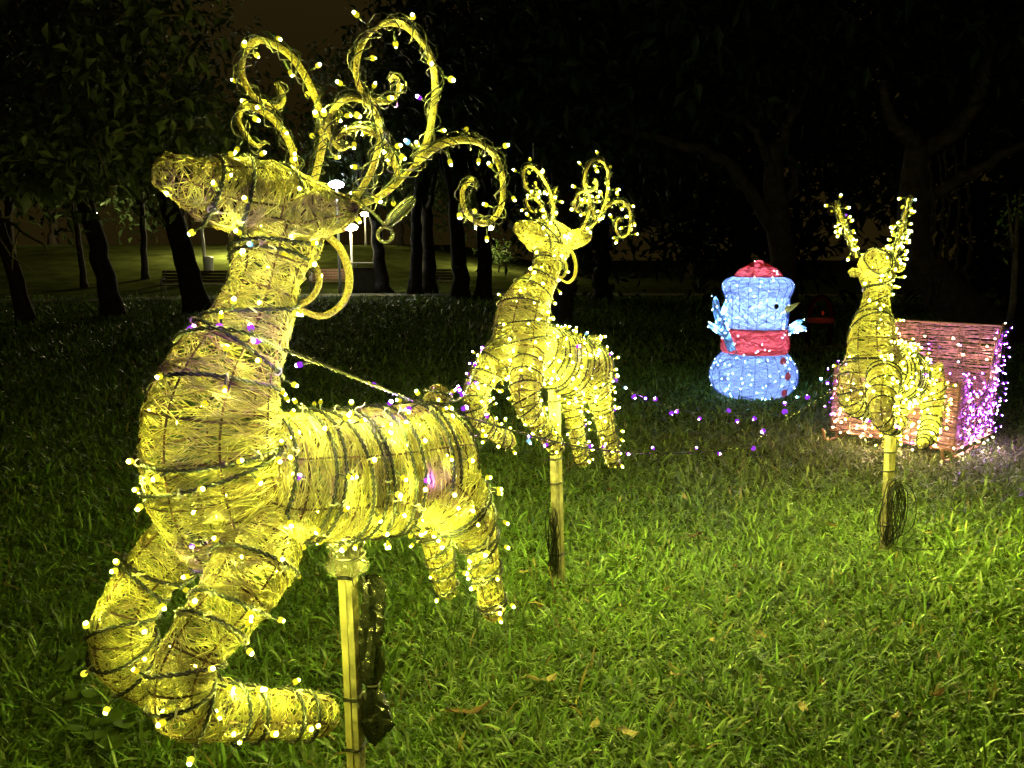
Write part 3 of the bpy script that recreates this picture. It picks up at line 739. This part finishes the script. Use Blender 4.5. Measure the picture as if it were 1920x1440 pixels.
# ================================================================== SLEIGH
def sleigh():
    A = ground_at(1556, 827); Bc = ground_at(1786, 868)                # front corners on the ground
    A[2] = Bc[2] = 0
    wv = Bc - A; Wd = np.linalg.norm(wv); wv /= Wd; bv = np.array([-wv[1], wv[0], 0]); Ln = .86
    rz = math.atan2(wv[1], wv[0])
    root = thing('wicker_sleigh', 'pink woven rattan sleigh with low front and tall back', 'sleigh', A, rz)   # x along the front, y to the back
    z0, zf, zb = .10, .56, .92
    def weave(x_of, rows, name, u0, u1, top):
        """panel of horizontal rods; x_of(u,z)->point, rod rows from z0; top(u) height limit"""
        mb = MB(); fr = MB()
        for z in rows:
            us = np.linspace(u0, u1, 26); zz = z + R.normal(0, .0022, 26) + .004 * np.sin(us * 9 + R.uniform(0, 6))
            ok = zz <= np.array([top(u) for u in us])
            if ok.sum() < 2: continue
            st = None
            for i in range(27):
                if i < 26 and ok[i]:
                    if st is None: st = i
                elif st is not None:
                    if i - st >= 2: 
                        P = np.array([x_of(us[j], zz[j]) for j in range(st, i)]); mb.tube(P + R.normal(0, .002, P.shape), R.uniform(.0035, .0062), 4)
                    st = None
        part = mb
        for u in np.linspace(u0, u1, 7):
            h = top(u); fr.tube(np.array([x_of(u, z0 - .02), x_of(u, (z0 + h) / 2), x_of(u, h)]), .0055, 5)
        us = np.linspace(u0, u1, 30); fr.tube(np.array([x_of(u, top(u)) for u in us]), .008, 6); fr.tube(np.array([x_of(u, z0 - .01) for u in us]), .009, 6)
        p = fr.obj(name, M['rframe'], root)
        tag(mb.obj('rattan_weave', M['rattan'], p), kind='stuff')
    rows = np.arange(z0, zb, .0125)
    weave(lambda u, z: np.array([u, 0, z]), rows, 'front_panel', 0, Wd, lambda u: zf)
    weave(lambda u, z: np.array([u, Ln, z]), rows, 'back_panel', 0, Wd, lambda u: zb)
    def side_top(u):
        t = u / Ln
        return float(np.interp(t, [0, .12, .22, .36, .5, .62, .75, .88, 1], [.58, .60, .55, .36, .34, .42, .62, .84, zb + .02]))
    for x in (0, Wd): weave(lambda u, z: np.array([x, u, z]), rows, 'side_panel', 0, Ln, side_top)
    mb = MB(); mb.box((Wd / 2, Ln / 2, z0), (Wd - .02, Ln - .02, .02)); mb.obj('floor', M['rframe'], root)
    for x in (.02, Wd - .02):
        mb = MB(); mb.tube(crom(np.array([[x, -.18, .13], [x, -.14, .05], [x, -.02, .025], [x, Ln * .5, .022], [x, Ln, .022]]), 30), .011, 6)
        for y in (.06, Ln - .06): mb.tube(np.array([[x, y, .02], [x, y, z0]]), .01, 6)
        mb.obj('runner', M['rframe'], root)
    # lights
    sr = thing('fairy_light_string', 'amber and purple fairy lights draped over the pink wicker sleigh', 'fairy lights', A, rz)
    cb = MB(); k = 0
    def drape(P, step, kinds, wob=.012, nrm=None):
        P = crom(np.array(P, float), 60) + R.normal(0, .003, (60, 3)); cb.tube(P, .0022, 4)
        Q, N2 = resample(P, P, step)
        for q in Q:
            o = link('bulb', BULB[R.choice(list(kinds.replace('p', 's')))], sr); d = R.normal(0, 1, 3) + (nrm if nrm is not None else 0); orient(o, q + R.normal(0, wob, 3) * (1 if nrm is None else .6), d, 0, 1.25)
    nf = np.array([0, -1.2, 0])
    for z in (.13, .20, .27, .34, .42, .50): drape([[0, -.014, z], [Wd * .3, -.014, z - .02], [Wd * .7, -.014, z + .01], [Wd, -.014, z - .015]], .085, 'ooooooop', .01, nf)
    for x in np.linspace(.1, Wd - .05, 4): drape([[x, Ln - .03, .85], [x + .05, Ln - .03, .65], [x - .03, Ln - .03, .5]], .11, 'ooopoc', .01, nf)
    ns = np.array([1.2, -.3, 0])
    for i in range(11):
        y0 = .02 + i * .085; h = side_top(y0) - .02
        drape([[Wd + .014, y0, h], [Wd + .014, y0 + .05, (h + z0) / 2], [Wd + .014, y0 + .02, .12]], .055, 'ppppppo', .012, ns)
    for z in (.64, .76): drape([[0, Ln - .02, z], [Wd * .5, Ln - .02, z - .02], [Wd, Ln - .02, z + .01]], .19, 'oooop', .012, nf)
    drape([[Wd + .012, u, side_top(u) + .012] for u in np.linspace(0, Ln, 9)], .05, 'ppppo', .01)
    drape([[-.01, u, side_top(u) + .012] for u in np.linspace(0, Ln, 9)], .08, 'pppo', .01)
    drape([[-.012, .0, .58], [-.02, -.01, .3], [-.01, 0, .12]], .04, 'ppoo', .014)
    drape([[0, -.02, .09], [Wd * .5, -.03, .06], [Wd, -.03, .08]], .09, 'ooo', .015)
    drape([[Wd, -.03, .04], [Wd + .05, .2, .05], [Wd + .08, .6, .05], [Wd + .05, Ln, .06]], .06, 'oooc', .03)
    cb.obj('cable', M['cable'], sr)
sleigh()

# ================================================================== TREES AND BUSHES
def leaf_cloud(C, size, tint, var=.35, droop=.4, seed=0, width=.42):
    """folded two-quad leaves at the points C"""
    rr = np.random.default_rng(seed); n = len(C)
    a = rr.uniform(0, 2 * PI, n); el = rr.normal(-droop, .45, n)
    d = np.stack([np.cos(a) * np.cos(el), np.sin(a) * np.cos(el), np.sin(el)], -1)
    up = unit(rr.normal(0, .45, (n, 3)) + [0, 0, 1]); sd = unit(np.cross(d, up)); nn = np.cross(sd, d)
    L = (size * rr.uniform(.6, 1.25, n))[:, None]; w = L * width / 2
    p0 = C; p1 = C + d * L * .5; p2 = C + d * L - np.array([0, 0, .12]) * L
    V = np.stack([p0, p1 + sd * w + nn * w * .35, p1, p1 - sd * w + nn * w * .35, p2], 1)
    f = np.array([[0, 1, 2], [0, 2, 3], [2, 1, 4], [3, 2, 4]])
    F = (np.arange(n)[:, None, None] * 5 + f[None]).reshape(-1, 3)
    col = np.array(tint) * rr.uniform(1 - var, 1 + var, (n, 1)); col = np.concatenate([col, np.ones((n, 1))], 1)
    return V.reshape(-1, 3), F, np.repeat(col[:, None], 5, 1).reshape(-1, 4)
def crown(root, C, size, tint, seed, **k):
    V, F, Cc = leaf_cloud(C, size, tint, seed=seed, **k)
    return link('crown', mesh_from('crown', V, F, [M['leaf']], None, False, Cc), root)
def limb(mb, P, r0, r1, k=8, n=16, wob=.0, rr=None):
    Q = crom(np.array(P, float), n)
    if wob: Q[1:-1] += rr.normal(0, wob, (n - 2, 3))
    mb.tube(Q, np.linspace(r0, r1, n), k); return Q
def tree(base, h, r, lean, crown_c, crown_r, n, size, label, seed, tint=(.030, .05, .014), limbs=5, group=None, cat='tree', name='park_tree', flare=1.35):
    rr = np.random.default_rng(seed); b = np.array(base, float); b[2] = float(hill(b[0], b[1])) - .05
    root = thing(name, label, cat, b, 0, group); mb = MB()
    top = np.array([lean[0], lean[1], h])
    P = crom(np.array([[0, 0, 0], top * [.25, .25, .3], top * [.6, .6, .65], top]), 14); P[1:] += rr.normal(0, r * .12, (13, 3))
    rad = np.linspace(r, r * .6, 14); rad[0] *= flare; rad[1] *= 1.1
    mb.tube(P, rad, 10); cc = np.array(crown_c); cr = np.array(crown_r); ends = []
    for k in range(limbs):
        a = 2 * PI * k / limbs + rr.uniform(-.4, .4); e = cc + cr * np.array([math.cos(a) * .65, math.sin(a) * .65, rr.uniform(-.1, .6)])
        st = P[int(rr.integers(8, 14))]
        Q = limb(mb, [st, st * .55 + e * .45 + rr.normal(0, .2, 3) * cr[0] * .3, e], r * .42, r * .12, 7, 12, r * .15, rr); ends.append(Q)
    mb.obj('trunk', M['bark'], root)
    # leaf clumps in the crown's volume
    m = max(14, n // 110); u = unit(rr.normal(0, 1, (m, 3))) * rr.uniform(.25, 1, (m, 1)) ** .5
    cl = cc + u * cr
    i = rr.integers(0, m, n); sp = cr.mean() * .26
    C = cl[i] + rr.normal(0, 1, (n, 3)) * sp * rr.uniform(.4, 1.2, (m, 1))[i]
    crown(root, C, size, tint, seed)
    return root

# overhanging broad-leaved tree beside the largest reindeer
def near_tree():
    rr = np.random.default_rng(21); base = np.array([-4.6, 5.0, 0])
    root = thing('overhanging_tree', 'broad-leaved tree whose leafy branches hang beside the muzzle of the largest reindeer', 'tree', base)
    mb = MB(); limb(mb, [[0, 0, -.05], [.05, 0, 1.2], [.15, -.1, 2.4], [.2, -.1, 4.6]], .17, .09, 10)
    tips = []
    W = lambda px, py, Y: atdepth(px, py, Y) - base
    for P in ([W(-80, 60, 4.8), W(90, 75, 4.5), W(170, 125, 4.4), W(250, 165, 4.3), W(330, 205, 4.3)],
              [W(-80, 150, 4.7), W(80, 170, 4.3), W(200, 210, 4.2), W(330, 240, 4.2), W(420, 225, 4.3)],
              [W(-80, -60, 4.9), W(120, 10, 4.6), W(250, 25, 4.5), W(380, 30, 4.5), W(440, 10, 4.6)],
              [W(-80, 260, 4.4), W(20, 270, 4.1), W(110, 330, 3.9), W(170, 390, 3.8)],
              [W(-80, 380, 4.2), W(-10, 400, 4.0), W(50, 440, 3.8), W(90, 470, 3.7)],
              [W(-80, 200, 5.2), W(150, 260, 5.4), W(260, 300, 5.6), W(350, 330, 5.8)],
              [W(-60, -100, 4.9), W(160, -60, 4.6), W(330, -40, 4.6)]):
        st = np.array([.12, -.05, 2.6]) if P[0][2] < 3 else np.array([.18, -.1, 3.4])
        Q = limb(mb, [st] + P, .035, .004, 6, 40, .008, rr); tips.append(Q)
        for _ in range(7):
            k = int(rr.integers(14, 38)); sp_ = .28 if P[-1][2] > 2 else .13; e = Q[k] + rr.normal(0, sp_, 3) + [0.1 * sp_ / .28, 0, -.12 * sp_ / .28]
            tips.append(limb(mb, [Q[k], (Q[k] + e) / 2 + rr.normal(0, .04, 3), e], .008, .002, 5, 10, .004, rr))
    mb.obj('trunk', M['bark'], root)
    C = []
    for Q in tips:
        m = 150 if len(Q) > 20 else 62
        k = rr.integers(len(Q) // 4, len(Q), m); C.append(Q[k] + rr.normal(0, .075, (m, 3)))
    C = np.concatenate(C); wz = C + base; C = C[~((wz[:, 2] < 1.74) & (wz[:, 0] > -2.8))]
    crown(root, C, .085, (.018, .026, .008), 4, droop=.55, width=.6)
near_tree()

# dark park trees along and beyond the path (positions read from where their trunks meet the ground)
def gt(px, py): p = ground_at(px, py); return (p[0], p[1], 0)
back = 'dark park trees by the path'
tree(gt(52, 606), 4.2, .17, (-1.0, .2), (-1.4, .3, 6.2), (2.6, 2.4, 2.4), 2600, .28, 'dark leaning tree standing at the near verge, its trunk below hanging leaves', 31, group=back)
tree(gt(212, 592), 4.6, .25, (-.9, .3), (-1.3, .5, 6.6), (2.4, 2.4, 2.6), 2800, .28, 'thick dark tree trunk leaning beside the lit meadow', 32, group=back)
tree(gt(372, 585), 4.4, .32, (-1.1, .3), (-1.0, .3, 6.4), (2.2, 2.2, 2.4), 2600, .28, 'stout dark tree in front of the bench behind the muzzle', 33, group=back)
for q, (x, y, w, hh, lx, lab) in enumerate([(-18.2, 33, .14, 4.2, -.2, 'slim dark tree at the meadow edge beyond the leaning trunks'), (-17.0, 36, .16, 4.4, .1, 'dark meadow tree with straight bare trunk past the path'), (-14.6, 35.5, .22, 4.5, -.6, 'small meadow tree leaning over its own patch of shade'),
                                  (-22.5, 35, .18, 4.5, .2, 'dark tree far along the meadow under hanging leaves')]):
    tree((x, y, 0), hh, w, (lx, 0), (lx * 1.3, 0, 6.4), (2.6, 2.6, 2.2), 1700, .36, lab, 40 + q, group=back)
tree((-5.05, 30.4, 0), 4.4, .28, (-.45, .2), (-.6, .3, 7.0), (2.8, 2.6, 2.8), 2400, .34, 'dark flared tree right beside the dark kiosk', 51, group=back, flare=1.8)
tree((-3.7, 29.6, 0), 4.6, .26, (.2, .1), (.2, .2, 7.2), (2.6, 2.6, 2.8), 2400, .34, 'dark double tree between the kiosk and the lone bench', 52, group=back)
tree((-3.25, 30.4, 0), 4.6, .30, (-.1, .1), (.1, .2, 7.4), (2.6, 2.6, 2.8), 2200, .34, 'thicker dark tree just beside the double trunk near the bench', 53, group=back)
tree((-1.75, 26.6, 0), 4.8, .30, (-.25, .1), (-.2, .2, 7.2), (2.6, 2.6, 3.0), 2600, .34, 'dark straight tree past the lone bench', 54, group=back)
tree((-1.0, 26.2, 0), 4.8, .27, (.15, .1), (.3, .2, 7.4), (2.8, 2.6, 3.0), 2600, .34, 'dark straight tree before the twin-headed lamp', 55, group=back)
# a wooded edge beyond the meadow
for q, (x, y, z) in enumerate([(-34, 58, 7), (-25, 60, 7), (-17, 62, 7.2), (-9, 62, 7.5), (-2, 58, 7.5), (5, 55, 7.5), (12, 52, 8)]):
    tree((x, y, 0), 4.5, .35, (.3, 0), (.2, 0, z), (6, 4, 5.2), 3000, .75, 'bushy dark tree closing the view at the far edge of the meadow', 60 + q, limbs=4, group='dark trees at the wood edge')

# big trees behind the figures
def big_tree(base, trunk, limbs_, cc, cr, n, label, seed, size=.30, tint=(.011, .021, .007)):
    rr = np.random.default_rng(seed); b = np.array(base, float); root = thing('park_tree', label, 'tree', b, 0, 'large trees behind the figures'); mb = MB()
    P, r0, r1 = trunk; limb(mb, np.array(P), r0, r1, 10, 20, .02, rr)
    for Q, a, c_ in limbs_: limb(mb, np.array(Q), a, c_, 8, 24, .025, rr)
    mb.obj('trunk', M['bark'], root)
    C = []
    for (cx, cy, cz), (rx, ry, rz_), m in zip(cc, cr, n):
        k = max(12, m // 90); cl = np.array([cx, cy, cz]) + unit(rr.normal(0, 1, (k, 3))) * rr.uniform(.1, 1, (k, 1)) ** .45 * [rx, ry, rz_]
        i = rr.integers(0, k, m); C.append(cl[i] + rr.normal(0, 1, (m, 3)) * .42)
    crown(root, np.concatenate(C), size, tint, seed)
    return root
def T(px, py, Y, b): return atdepth(px, py, Y) - np.array(b)
b = (5.0, 14.0, 0)
big_tree(b, ([[0, 0, -.1], T(1465, 470, 14, b), T(1452, 360, 14, b), T(1455, 270, 14, b)], .30, .16),
    [([T(1463, 440, 14, b), T(1400, 350, 13.6, b), T(1340, 290, 13.2, b), T(1270, 268, 12.8, b), T(1150, 240, 12.4, b)], .13, .05),
     ([T(1455, 290, 14, b), T(1480, 230, 13.8, b), T(1510, 170, 13.5, b), T(1560, 110, 13.2, b)], .11, .04),
     ([T(1455, 340, 14, b), T(1425, 270, 13.6, b), T(1400, 230, 13.4, b), T(1330, 200, 13.2, b)], .09, .03),
     ([T(1458, 390, 14, b), T(1490, 350, 14.2, b), T(1470, 250, 14.2, b), T(1450, 180, 14.2, b)], .08, .03)],
    [(-1.6, -1.0, 5.4), (1.2, 0, 6.2), (-4.2, -1.4, 4.6), (-1.5, 2.0, 8.5), (3.0, 1.5, 4.6)], [(2.0, 1.6, 1.5), (2.2, 1.8, 1.8), (1.7, 1.5, 1.6), (4.5, 2.5, 2.6), (2.0, 2.0, 2.4)], [3600, 3600, 3200, 5200, 2600],
    'spreading tree with forked limbs rising behind the snowman', 71)
b = (8.4, 13.0, 0)
big_tree(b, ([[0, 0, -.1], T(1730, 500, 13, b), T(1712, 400, 13, b), T(1720, 270, 13, b)], .42, .18),
    [([T(1720, 270, 13, b), T(1670, 220, 12.7, b), T(1655, 150, 12.5, b)], .14, .05),
     ([T(1715, 290, 13, b), T(1800, 240, 12.8, b), T(1850, 130, 12.6, b), T(1835, 20, 12.6, b)], .15, .06),
     ([T(1712, 380, 13, b), T(1850, 310, 12.2, b), T(1960, 240, 12, b)], .12, .05)] +
    [([T(x, y0, 12.6 + .1 * k, b), T(x + 6, (y0 + 560) / 2, 12.6 + .1 * k, b), T(x - 4, 575, 12.6 + .1 * k, b)], .02, .03) for k, (x, y0) in enumerate([(1745, 300), (1760, 290), (1772, 280), (1790, 270), (1812, 260), (1745, 330), (1698, 300)])],
    [(-.8, -.4, 5.6), (1.6, 0, 6.0), (.5, 1.5, 8.2), (3.4, .5, 5.6)], [(1.8, 1.6, 1.5), (1.9, 1.6, 1.6), (4.0, 2.5, 2.4), (1.8, 1.6, 2.2)], [3200, 3200, 4600, 3000],
    'banyan tree with hanging aerial roots behind the wicker sleigh', 72)
b = (1.0, 17.0, 0)
big_tree(b, ([[0, 0, -.1], [.1, 0, 2], [0, .2, 4.6]], .34, .2), [([[0, .1, 3.6], [-1.2, -.3, 5], [-2, -.6, 6.4]], .14, .05), ([[0, .1, 4], [1.4, -.2, 5.2], [2.8, -.4, 6.2]], .14, .05)],
    [(-.4, -.6, 5.4), (1.9, -.8, 5.0), (.4, 0, 8.0), (3.4, -.5, 6.4)], [(2.6, 2.0, 1.9), (2.2, 1.8, 2.0), (4.2, 2.6, 2.6), (2.4, 2, 2.2)], [3800, 3600, 4600, 3200],
    'dense dark tree rising behind the leaping reindeer', 73, .34)
for q, (x, y, lab) in enumerate([(7, 24, 'dark bushy tree filling the gap beyond the snowman'), (13, 20, 'dark bushy tree beyond the banyan'), (3.0, 26, 'dark bushy tree beyond the leaping reindeer')]):
    tree((x, y, 0), 3.6, .3, (0, 0), (0, 0, 5.0), (4.0, 2.5, 4.6), 5200, .5, lab, 80 + q, tint=(.009, .017, .006), group='dark bushy trees')

# ================================================================== PARK FURNITURE
def lamp(x, y, h, label, energy, heads=(0.0,), col=(1.0, .86, .42), post_r=.05, vis=60):
    z = float(hill(x, y)); root = thing('park_lamp', label, 'lamp post', (x, y, z), 0, 'park lamps')
    mb = MB(); mb.tube(np.array([[0, 0, 0], [0, 0, .25], [0, 0, .3], [0, 0, h]]), [post_r * 1.7, post_r * 1.6, post_r, post_r * .8], 10)
    if len(heads) > 1: mb.tube(np.array([[heads[0], 0, h - .05], [heads[-1], 0, h - .05]]), .03, 6)
    mb.obj('pole', M['metal'], root)
    for hx in heads:
        g = MB(); zz = np.array([0, .05, .14, .22, .26]) + h; g.tube(np.stack([np.full(5, hx), np.zeros(5), zz], -1), [.13, .25, .30, .22, .05], 12)
        g.obj('lantern', glow('lit_lantern', col, vis, False), root)
        c = MB(); c.tube(np.array([[hx, 0, h + .265], [hx, 0, h + .30], [hx, 0, h + .34]]), [.2, .14, .02], 12); c.obj('hood', M['metal'], root)
        l = bpy.data.lights.new('lantern_light', 'POINT'); l.energy = energy; l.color = col; l.shadow_soft_size = .15
        o = bpy.data.objects.new('lantern_light', l); COL.objects.link(o); o.parent = root; o.location = (hx, 0, h - .12)
LX = lambda px, Y: (px - 960) / FPX * Y * 1.0
lamp(LX(667, 31.6), 31.2, 2.45, 'slim park lamp beside the dark kiosk', 300)
lamp(LX(455, 43), 43, 2.3, 'park lamp hidden behind the throat of the largest reindeer', 4800)
lamp(LX(205, 56), 55, 2.1, 'single lamp glowing far up the meadow', 3000)
lamp(LX(909, 44), 44, 2.2, 'twin-headed park lamp by a patch of lit leaves', 500, (-.25, .25))
lamp(LX(640, 30), 30, 4.0, 'tall park lamp with bluish light seen through the antlers', 160, (0.0,), (.8, .95, 1.0))
lamp(LX(690, 52), 52, 1.9, 'tiny lamp glowing far behind the dark kiosk', 300)
# leaves caught by the twin lamp
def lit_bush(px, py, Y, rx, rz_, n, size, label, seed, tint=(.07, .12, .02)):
    rr = np.random.default_rng(seed); c = atdepth(px, py, Y); g = float(hill(c[0], c[1])); root = thing('small_tree', label, 'tree', (c[0], c[1], g)); mb = MB()
    h = c[2] - g; mb.tube(np.array([[0, 0, 0], [.05, 0, h * .5], [0, 0, h]]), [.05, .04, .02], 6)
    for k in range(4): 
        e = rr.normal(0, .6, 3) * [rx, rx, rz_]; mb.tube(np.array([[0, 0, h * .8], e * .5 + [0, 0, h * .9], e + [0, 0, h]]), [.02, .014, .006], 5)
    mb.obj('trunk', M['bark'], root)
    crown(root, np.array([0, 0, h]) + rr.normal(0, .5, (n, 3)) * [rx, rx, rz_], size, tint, seed)
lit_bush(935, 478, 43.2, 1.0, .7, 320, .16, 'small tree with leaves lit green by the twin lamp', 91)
lit_bush(1908, 405, 8.6, .22, .35, 120, .07, 'slender sapling with a few pale leaves behind the sleigh', 92)

def bench(x, y, rz, label, w=1.5):
    z = float(hill(x, y)); root = thing('park_bench', label, 'bench', (x, y, z), rz, 'park benches')
    mb = MB()
    for k in range(4): mb.box((0, -.2 + .11 * k, .44), (w, .085, .035))
    mb.obj('seat', M['wood'], root, smooth=False)
    mb = MB()
    for k in range(4): mb.box((0, .27 + .03 * k, .56 + .11 * k), (w, .03, .085), 0, 0, -.2)
    mb.obj('backrest', M['wood'], root, smooth=False)
    for sx in (-1, 1):
        mb = MB(); X = sx * (w / 2 - .12)
        mb.tube(np.array([[X, -.2, 0], [X, -.2, .44], [X, -.18, .62], [X, .2, .64]]), .025, 6); mb.tube(np.array([[X, .18, 0], [X, .22, .44], [X, .38, .95]]), .025, 6)
        mb.obj('leg', M['metal'], root)
bench(-2.35, 30.6, .5, 'lone park bench on the path between dark trunks')
bench(-7.3, 31.2, .1, 'brown park bench by the slim lamp post', 1.8)
bench(-11.2, 27.6, .1, 'long dark bench behind the muzzle of the largest reindeer', 2.6)

def kiosk():
    x, y = -5.75, 30.9; root = thing('kiosk', 'dark boxy kiosk with raised flat roof beside the path', 'kiosk', (x, y, 0), .05)
    mb = MB(); mb.box((0, 0, .50), (1.15, 1.0, 1.0)); mb.obj('cabinet', M['kiosk'], root, smooth=False)
    mb = MB(); mb.box((0, -.505, .52), (1.0, .02, .8)); mb.obj('front_panel', M['kiosk'], root, smooth=False)
    mb = MB(); mb.box((0, 0, 1.17), (1.25, 1.1, .05)); mb.obj('roof', M['metal'], root, smooth=False)
    for sx in (-.5, .5):
        for sy in (-.42, .42):
            mb = MB(); mb.tube(np.array([[sx, sy, 1.0], [sx, sy, 1.15]]), .02, 6); mb.obj('support', M['metal'], root)
kiosk()
def bin_():
    p = atdepth(391, 500, 38.5); z = float(hill(p[0], p[1])); root = thing('litter_bin', 'white litter bin standing at the foot of the white marker pole', 'bin', (p[0], p[1], z))
    mb = MB(); mb.tube(np.array([[0, 0, 0], [0, 0, .05], [0, 0, .6], [0, 0, .64]]), [.18, .22, .26, .27], 14); mb.obj('drum', M['white'], root)
    mb = MB(); mb.tube(np.array([[0, 0, .645], [0, 0, .70], [0, 0, .76]]), [.28, .24, .05], 14); mb.obj('lid', M['white'], root)
    q = thing('marker_pole', 'white pole lit beside the litter bin on the meadow', 'pole', (p[0] - .2, p[1] + .1, z))
    mb = MB(); mb.tube(np.array([[0, 0, 0], [-.02, 0, 1.2], [-.06, 0, 2.0]]), [.09, .08, .07], 10); mb.obj('shaft', M['white'], q)
    mb = MB(); mb.tube(np.array([[-.06, 0, 2.005], [-.06, 0, 2.04]]), [.09, .06], 10); mb.obj('pole_cap', M['white'], q)
bin_()

# dim red ornament glimpsed between the trees
M['darkred'] = mat('shaded_red_paint', (.02, .002, .0015), .8, 0, (20, .6, 1.3), 0)  # arch red darkened: the night shade is put into its colour
M['dimred'] = mat('dull_red_paint', (.10, .008, .006), .7, 0, (20, .6, 1.3))
def red_ornament():
    p = ground_at(1540, 562); b = (p[0] * 12.5 / p[1], 12.5, 0); root = thing('red_ornament', 'dim red lantern arch glimmering in the dark behind the snowman', 'ornament', b, -.2)
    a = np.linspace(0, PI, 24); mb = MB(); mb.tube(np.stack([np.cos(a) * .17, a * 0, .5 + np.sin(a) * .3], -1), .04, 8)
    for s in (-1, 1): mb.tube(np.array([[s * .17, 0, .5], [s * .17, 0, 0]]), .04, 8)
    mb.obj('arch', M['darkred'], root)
    mb = MB(); mb.box((0, 0, .42), (.40, .16, .08)); mb.obj('shelf', M['dimred'], root, smooth=False)
    l = bpy.data.lights.new('ornament_lamp', 'POINT'); l.energy = .5; l.color = (1, .12, .04); l.shadow_soft_size = .05
    o = bpy.data.objects.new('ornament_lamp', l); COL.objects.link(o); o.parent = root; o.location = (0, -.2, .55)
    mb = MB(); mb.tube(np.array([[0, -.2, .52], [0, -.2, .55], [0, -.2, .58]]), [.012, .02, .012], 8); mb.obj('lamp_bulb', glow('lit_red_bulb', (1, .06, .015), .12, False), root)
red_ornament()

# ================================================================== FALLEN LEAVES AND WEEDS
def fallen(px, py, L, w, rz, tint, label, group=None, curl=.28, z=.042):
    p = ground_at(px, py, z); n = 9; u = np.linspace(0, 1, n); hw = np.sin(PI * u ** .8) ** .8 * w / 2 + .001
    x = (u - .5) * L; zc = curl * L * (u - .5) ** 2 * 2; V = []
    for s in (-1, -.5, 0, .5, 1):
        V.append(np.stack([x, s * hw + R.normal(0, w * .03, n), zc + abs(s) * w * .2 * np.sin(u * 4 + 1) + R.normal(0, .0025, n)], -1))
    V = np.concatenate(V); i = np.arange(4)[:, None] * n + np.arange(n - 1)[None]
    F = np.stack([i, i + 1, i + n + 1, i + n], -1).reshape(-1, 4)
    c = np.ones((len(V), 4)); c[:, :3] = np.array(tint) * R.uniform(.8, 1.15, (len(V), 1))
    root = thing('fallen_leaf', label, 'leaf', p, rz, group)
    bl = link('blade', mesh_from('blade', V, F, [M['dry']], None, True, c), root); bl.rotation_euler = (R.normal(0, .2), R.normal(0, .2), 0)
    mb = MB(); mb.tube(np.array([[-L / 2 - .02, 0, zc[0] + .004], [-L / 2 - .008, .002, zc[0] + .002], [-L / 2, 0, zc[0]], [0, 0, .001], [L * .4, 0, zc[-2]]]), .0010, 4)
    s = mb.obj('stalk', M['dry2'], root); s.rotation_euler = bl.rotation_euler
M['dry2'] = mat('dry_stalk', (.22, .16, .07), .8, 0, (80, .8, 1.2))
PALE = (.34, .28, .12); BRN = (.11, .065, .025)
fallen(1016, 1274, .11, .05, .35, PALE, 'large pale dry leaf lying on the grass past the big post')
fallen(880, 1334, .14, .045, .15, BRN, 'long curled brown leaf lying beside the big post')
fallen(1180, 1374, .06, .04, .1, PALE, 'crumpled pale leaf low on the open lawn')
fallen(1116, 1358, .05, .025, 1.2, PALE, 'small upright pale leaf near the crumpled one')
for (x, y) in [(1284, 932), (1299, 1005), (1312, 1000), (1249, 1106), (1378, 1061), (1335, 1200), (1429, 1190), (1266, 1264), (1142, 918), (1759, 1299), (1680, 1342), (1740, 999), (1507, 1327), (1539, 1277), (983, 1072), (1560, 985)]:
    fallen(x, y, R.uniform(.035, .06), R.uniform(.018, .03), R.uniform(0, 6), PALE if R.uniform() < .55 else BRN, 'small dry leaf scattered on the open lawn', 'small dry leaves on the lawn')

def weed(px, py, n, label, seed):
    rr = np.random.default_rng(seed); p = ground_at(px, py); root = thing('broadleaf_weed', label, 'weed', p, 0, 'low broadleaf weeds')
    for k in range(n):
        a = rr.uniform(0, 6.28); d = rr.uniform(.01, .09); L = rr.uniform(.022, .036); c = np.array([math.cos(a) * d, math.sin(a) * d, rr.uniform(.045, .075)])
        ph = np.arange(10) * 2 * PI / 10; V = np.concatenate([[[0, 0, 0]], np.stack([np.cos(ph) * L, np.sin(ph) * L * .8, .004 * np.cos(2 * ph) + .003], -1)]); j = np.arange(10)
        C = np.ones((11, 4)); C[:, :3] = np.array([.06, .10, .018]) * rr.uniform(.8, 1.3)
        o = link('leaf', mesh_from('leaf', V, np.stack([np.zeros(10, int), 1 + j, 1 + (j + 1) % 10], -1), [M['leaf']], None, True, C), root); o.location = c; o.rotation_euler = (rr.normal(0, .3), rr.normal(0, .3), a)
    mb = MB()
    for k in range(4): mb.tube(np.array([[0, 0, 0], rr.normal(0, .03, 3) * [1, 1, 0] + [0, 0, .04]]), .0015, 4)
    mb.obj('stem', M['bark'], root)
weed(205, 1405, 14, 'clump of round-leaved weeds under the folded hoof', 1)
weed(130, 1345, 10, 'round-leaved weeds in the dark grass below the folded knee', 2)
weed(150, 1262, 8, 'sparse round weed leaves beside the folded knee', 3)
